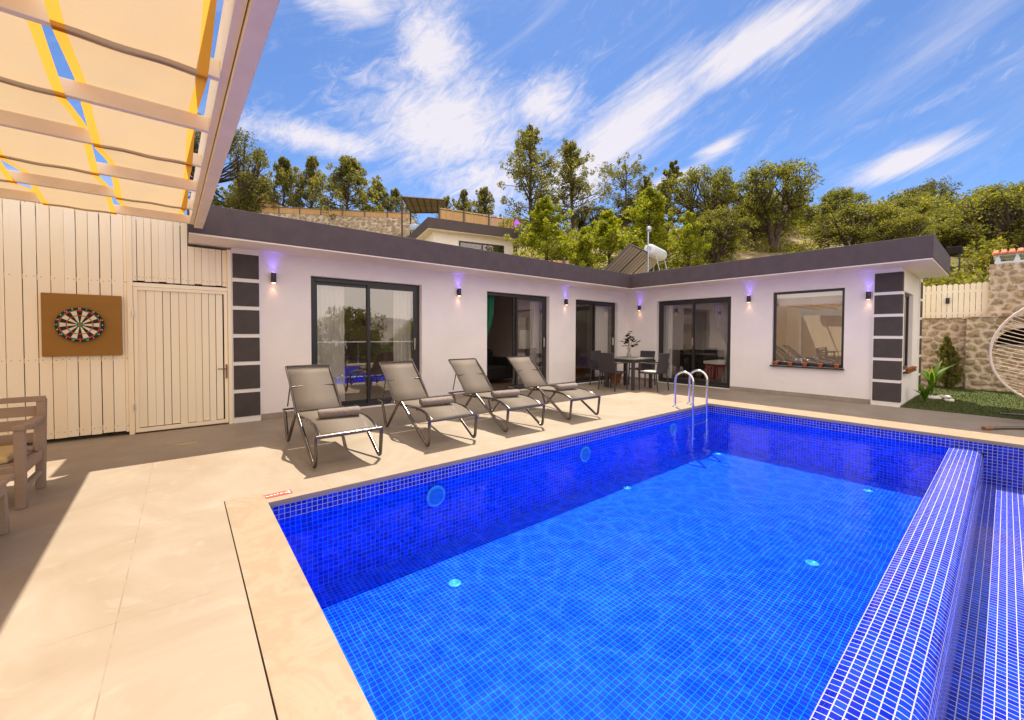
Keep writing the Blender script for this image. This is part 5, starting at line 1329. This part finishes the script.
# conifer on the lawn
cf = make_pine(1.25, .50, 203, 'leaf_pine', 16.0, .02, 'conifer_shrub', .018, 1.0, 1.3); cf.location = (14.45, .88, .012); tag(cf, 'small bushy conifer against the stone wall on the lawn', 'shrub')
# scrub on the slope: uncountable
rg = np.random.default_rng(12); cs_, rs_, ct = [], [], []
while len(cs_) < 1800:
    x, y = (rg.uniform(14, 62), rg.uniform(-6, 46)) if rg.random() < .8 else (rg.uniform(-4, 18), rg.uniform(15, 46))
    if (x < 15.9 and y < 14) or ground_h(x, y) < .1: continue
    if 8.5 < x < 18 and 18.4 < y < 27: continue
    d = math.hypot(x, y)
    if d > 60: continue
    s_ = rg.uniform(.35, 1.0); cs_.append((x, y, ground_h(x, y)+s_*.35)); rs_.append(s_); ct.append(int(60*s_+20))
for (x, y) in [(16.3+1.1*i+rg.uniform(-.3, .3), rg.uniform(-3.5, 3.5)) for i in range(16) for _ in range(5)]:
    cs_.append((x, y, max(1.2, ground_h(x, y))+.2)); rs_.append(.75); ct.append(160)
me = leaf_mesh('scrub', cs_, rs_, ct, .12, 'leaf_scrub', 3, .6); o = bpy.data.objects.new('scrub', me); col.objects.link(o); tag(o, 'yellow-green scrub and low bushes covering the slope under the trees', 'scrub', kind='stuff')

# far wood closing the skyline between the single trees: reads as one mass
rg = np.random.default_rng(21); cs_, rs_, ct = [], [], []
for k_ in range(900):
    az_ = R(rg.uniform(-12, 88)); d = rg.uniform(46, 62) if az_ < R(62) else rg.uniform(50, 58)
    if R(62) < az_ < R(76) and rg.random() < .35: continue
    x, y = d*math.cos(az_), d*math.sin(az_); h0 = ground_h(x, y)
    tall = 1.7+1.3*math.sin(az_*23)+.8*math.sin(az_*57+1) if az_ < R(55) else 2.3+1.3*math.sin(az_*40)
    for q in range(3):
        cs_.append((x+rg.normal()*.8, y+rg.normal()*.8, h0+max(.3, tall)*rg.uniform(.1, 1))); rs_.append(rg.uniform(.5, 1.1)); ct.append(95)
me = leaf_mesh('far_wood', cs_, rs_, ct, .16, 'leaf_oak', 6, 1.0, .5); o = bpy.data.objects.new('far_wood', me); col.objects.link(o); tag(o, 'distant olive-green wood along the hill crest behind the single trees', 'wood', kind='stuff')

# ================================================================== THE TERRACE BEHIND THE CAMERA (seen only mirrored in glass and water)
rl_ = empty('glass_railing', (4, PYE-1.1, 0), 'glass railing with white top rail mirrored in the leftmost sliding door', 'railing')
b = MB(); b.box(-6, 10, PYE-1.13, PYE-1.07, .93, .97); b.build('top_rail', 'trim_white', rl_, bevel=.005)
for i in range(9):
    b = MB(); b.box(-6+i*2-.02, -6+i*2+.02, PYE-1.12, PYE-1.08, .001, .93); b.build('post', 'steel', rl_)
b = MB(); b.box(-6, 10, PYE-1.105, PYE-1.095, .08, .90); b.build('pane', 'glass_rail', rl_)
b = MB(); r = random.Random(31); planks(b, -1.2, 7.0, -5.4, .03, 2.35, .11, .008, axis='y')
sfence = b.build('plank_fence', 'plank_paint', loc=(-5.4, 3, 0)); tag(sfence, 'tall cream plank fence mirrored in the square window', 'plank wall')
for i, (x, y, zt, W, lb) in enumerate(((7.5, -9.5, 3.0, 4.6, 'olive tree mirrored at the right of the leftmost sliding door'), (3.5, -13, 1.2, 5, 'low olive tree mirrored in the middle of the leftmost sliding door'), (12.5, -11, 2.6, 5, 'broad olive tree beyond the railing mirrored in the doors'), (17, -15, 3, 6, 'farthest olive tree beyond the railing mirrored in the doors'))):
    tree('oak', x, y, zt, W, lb)
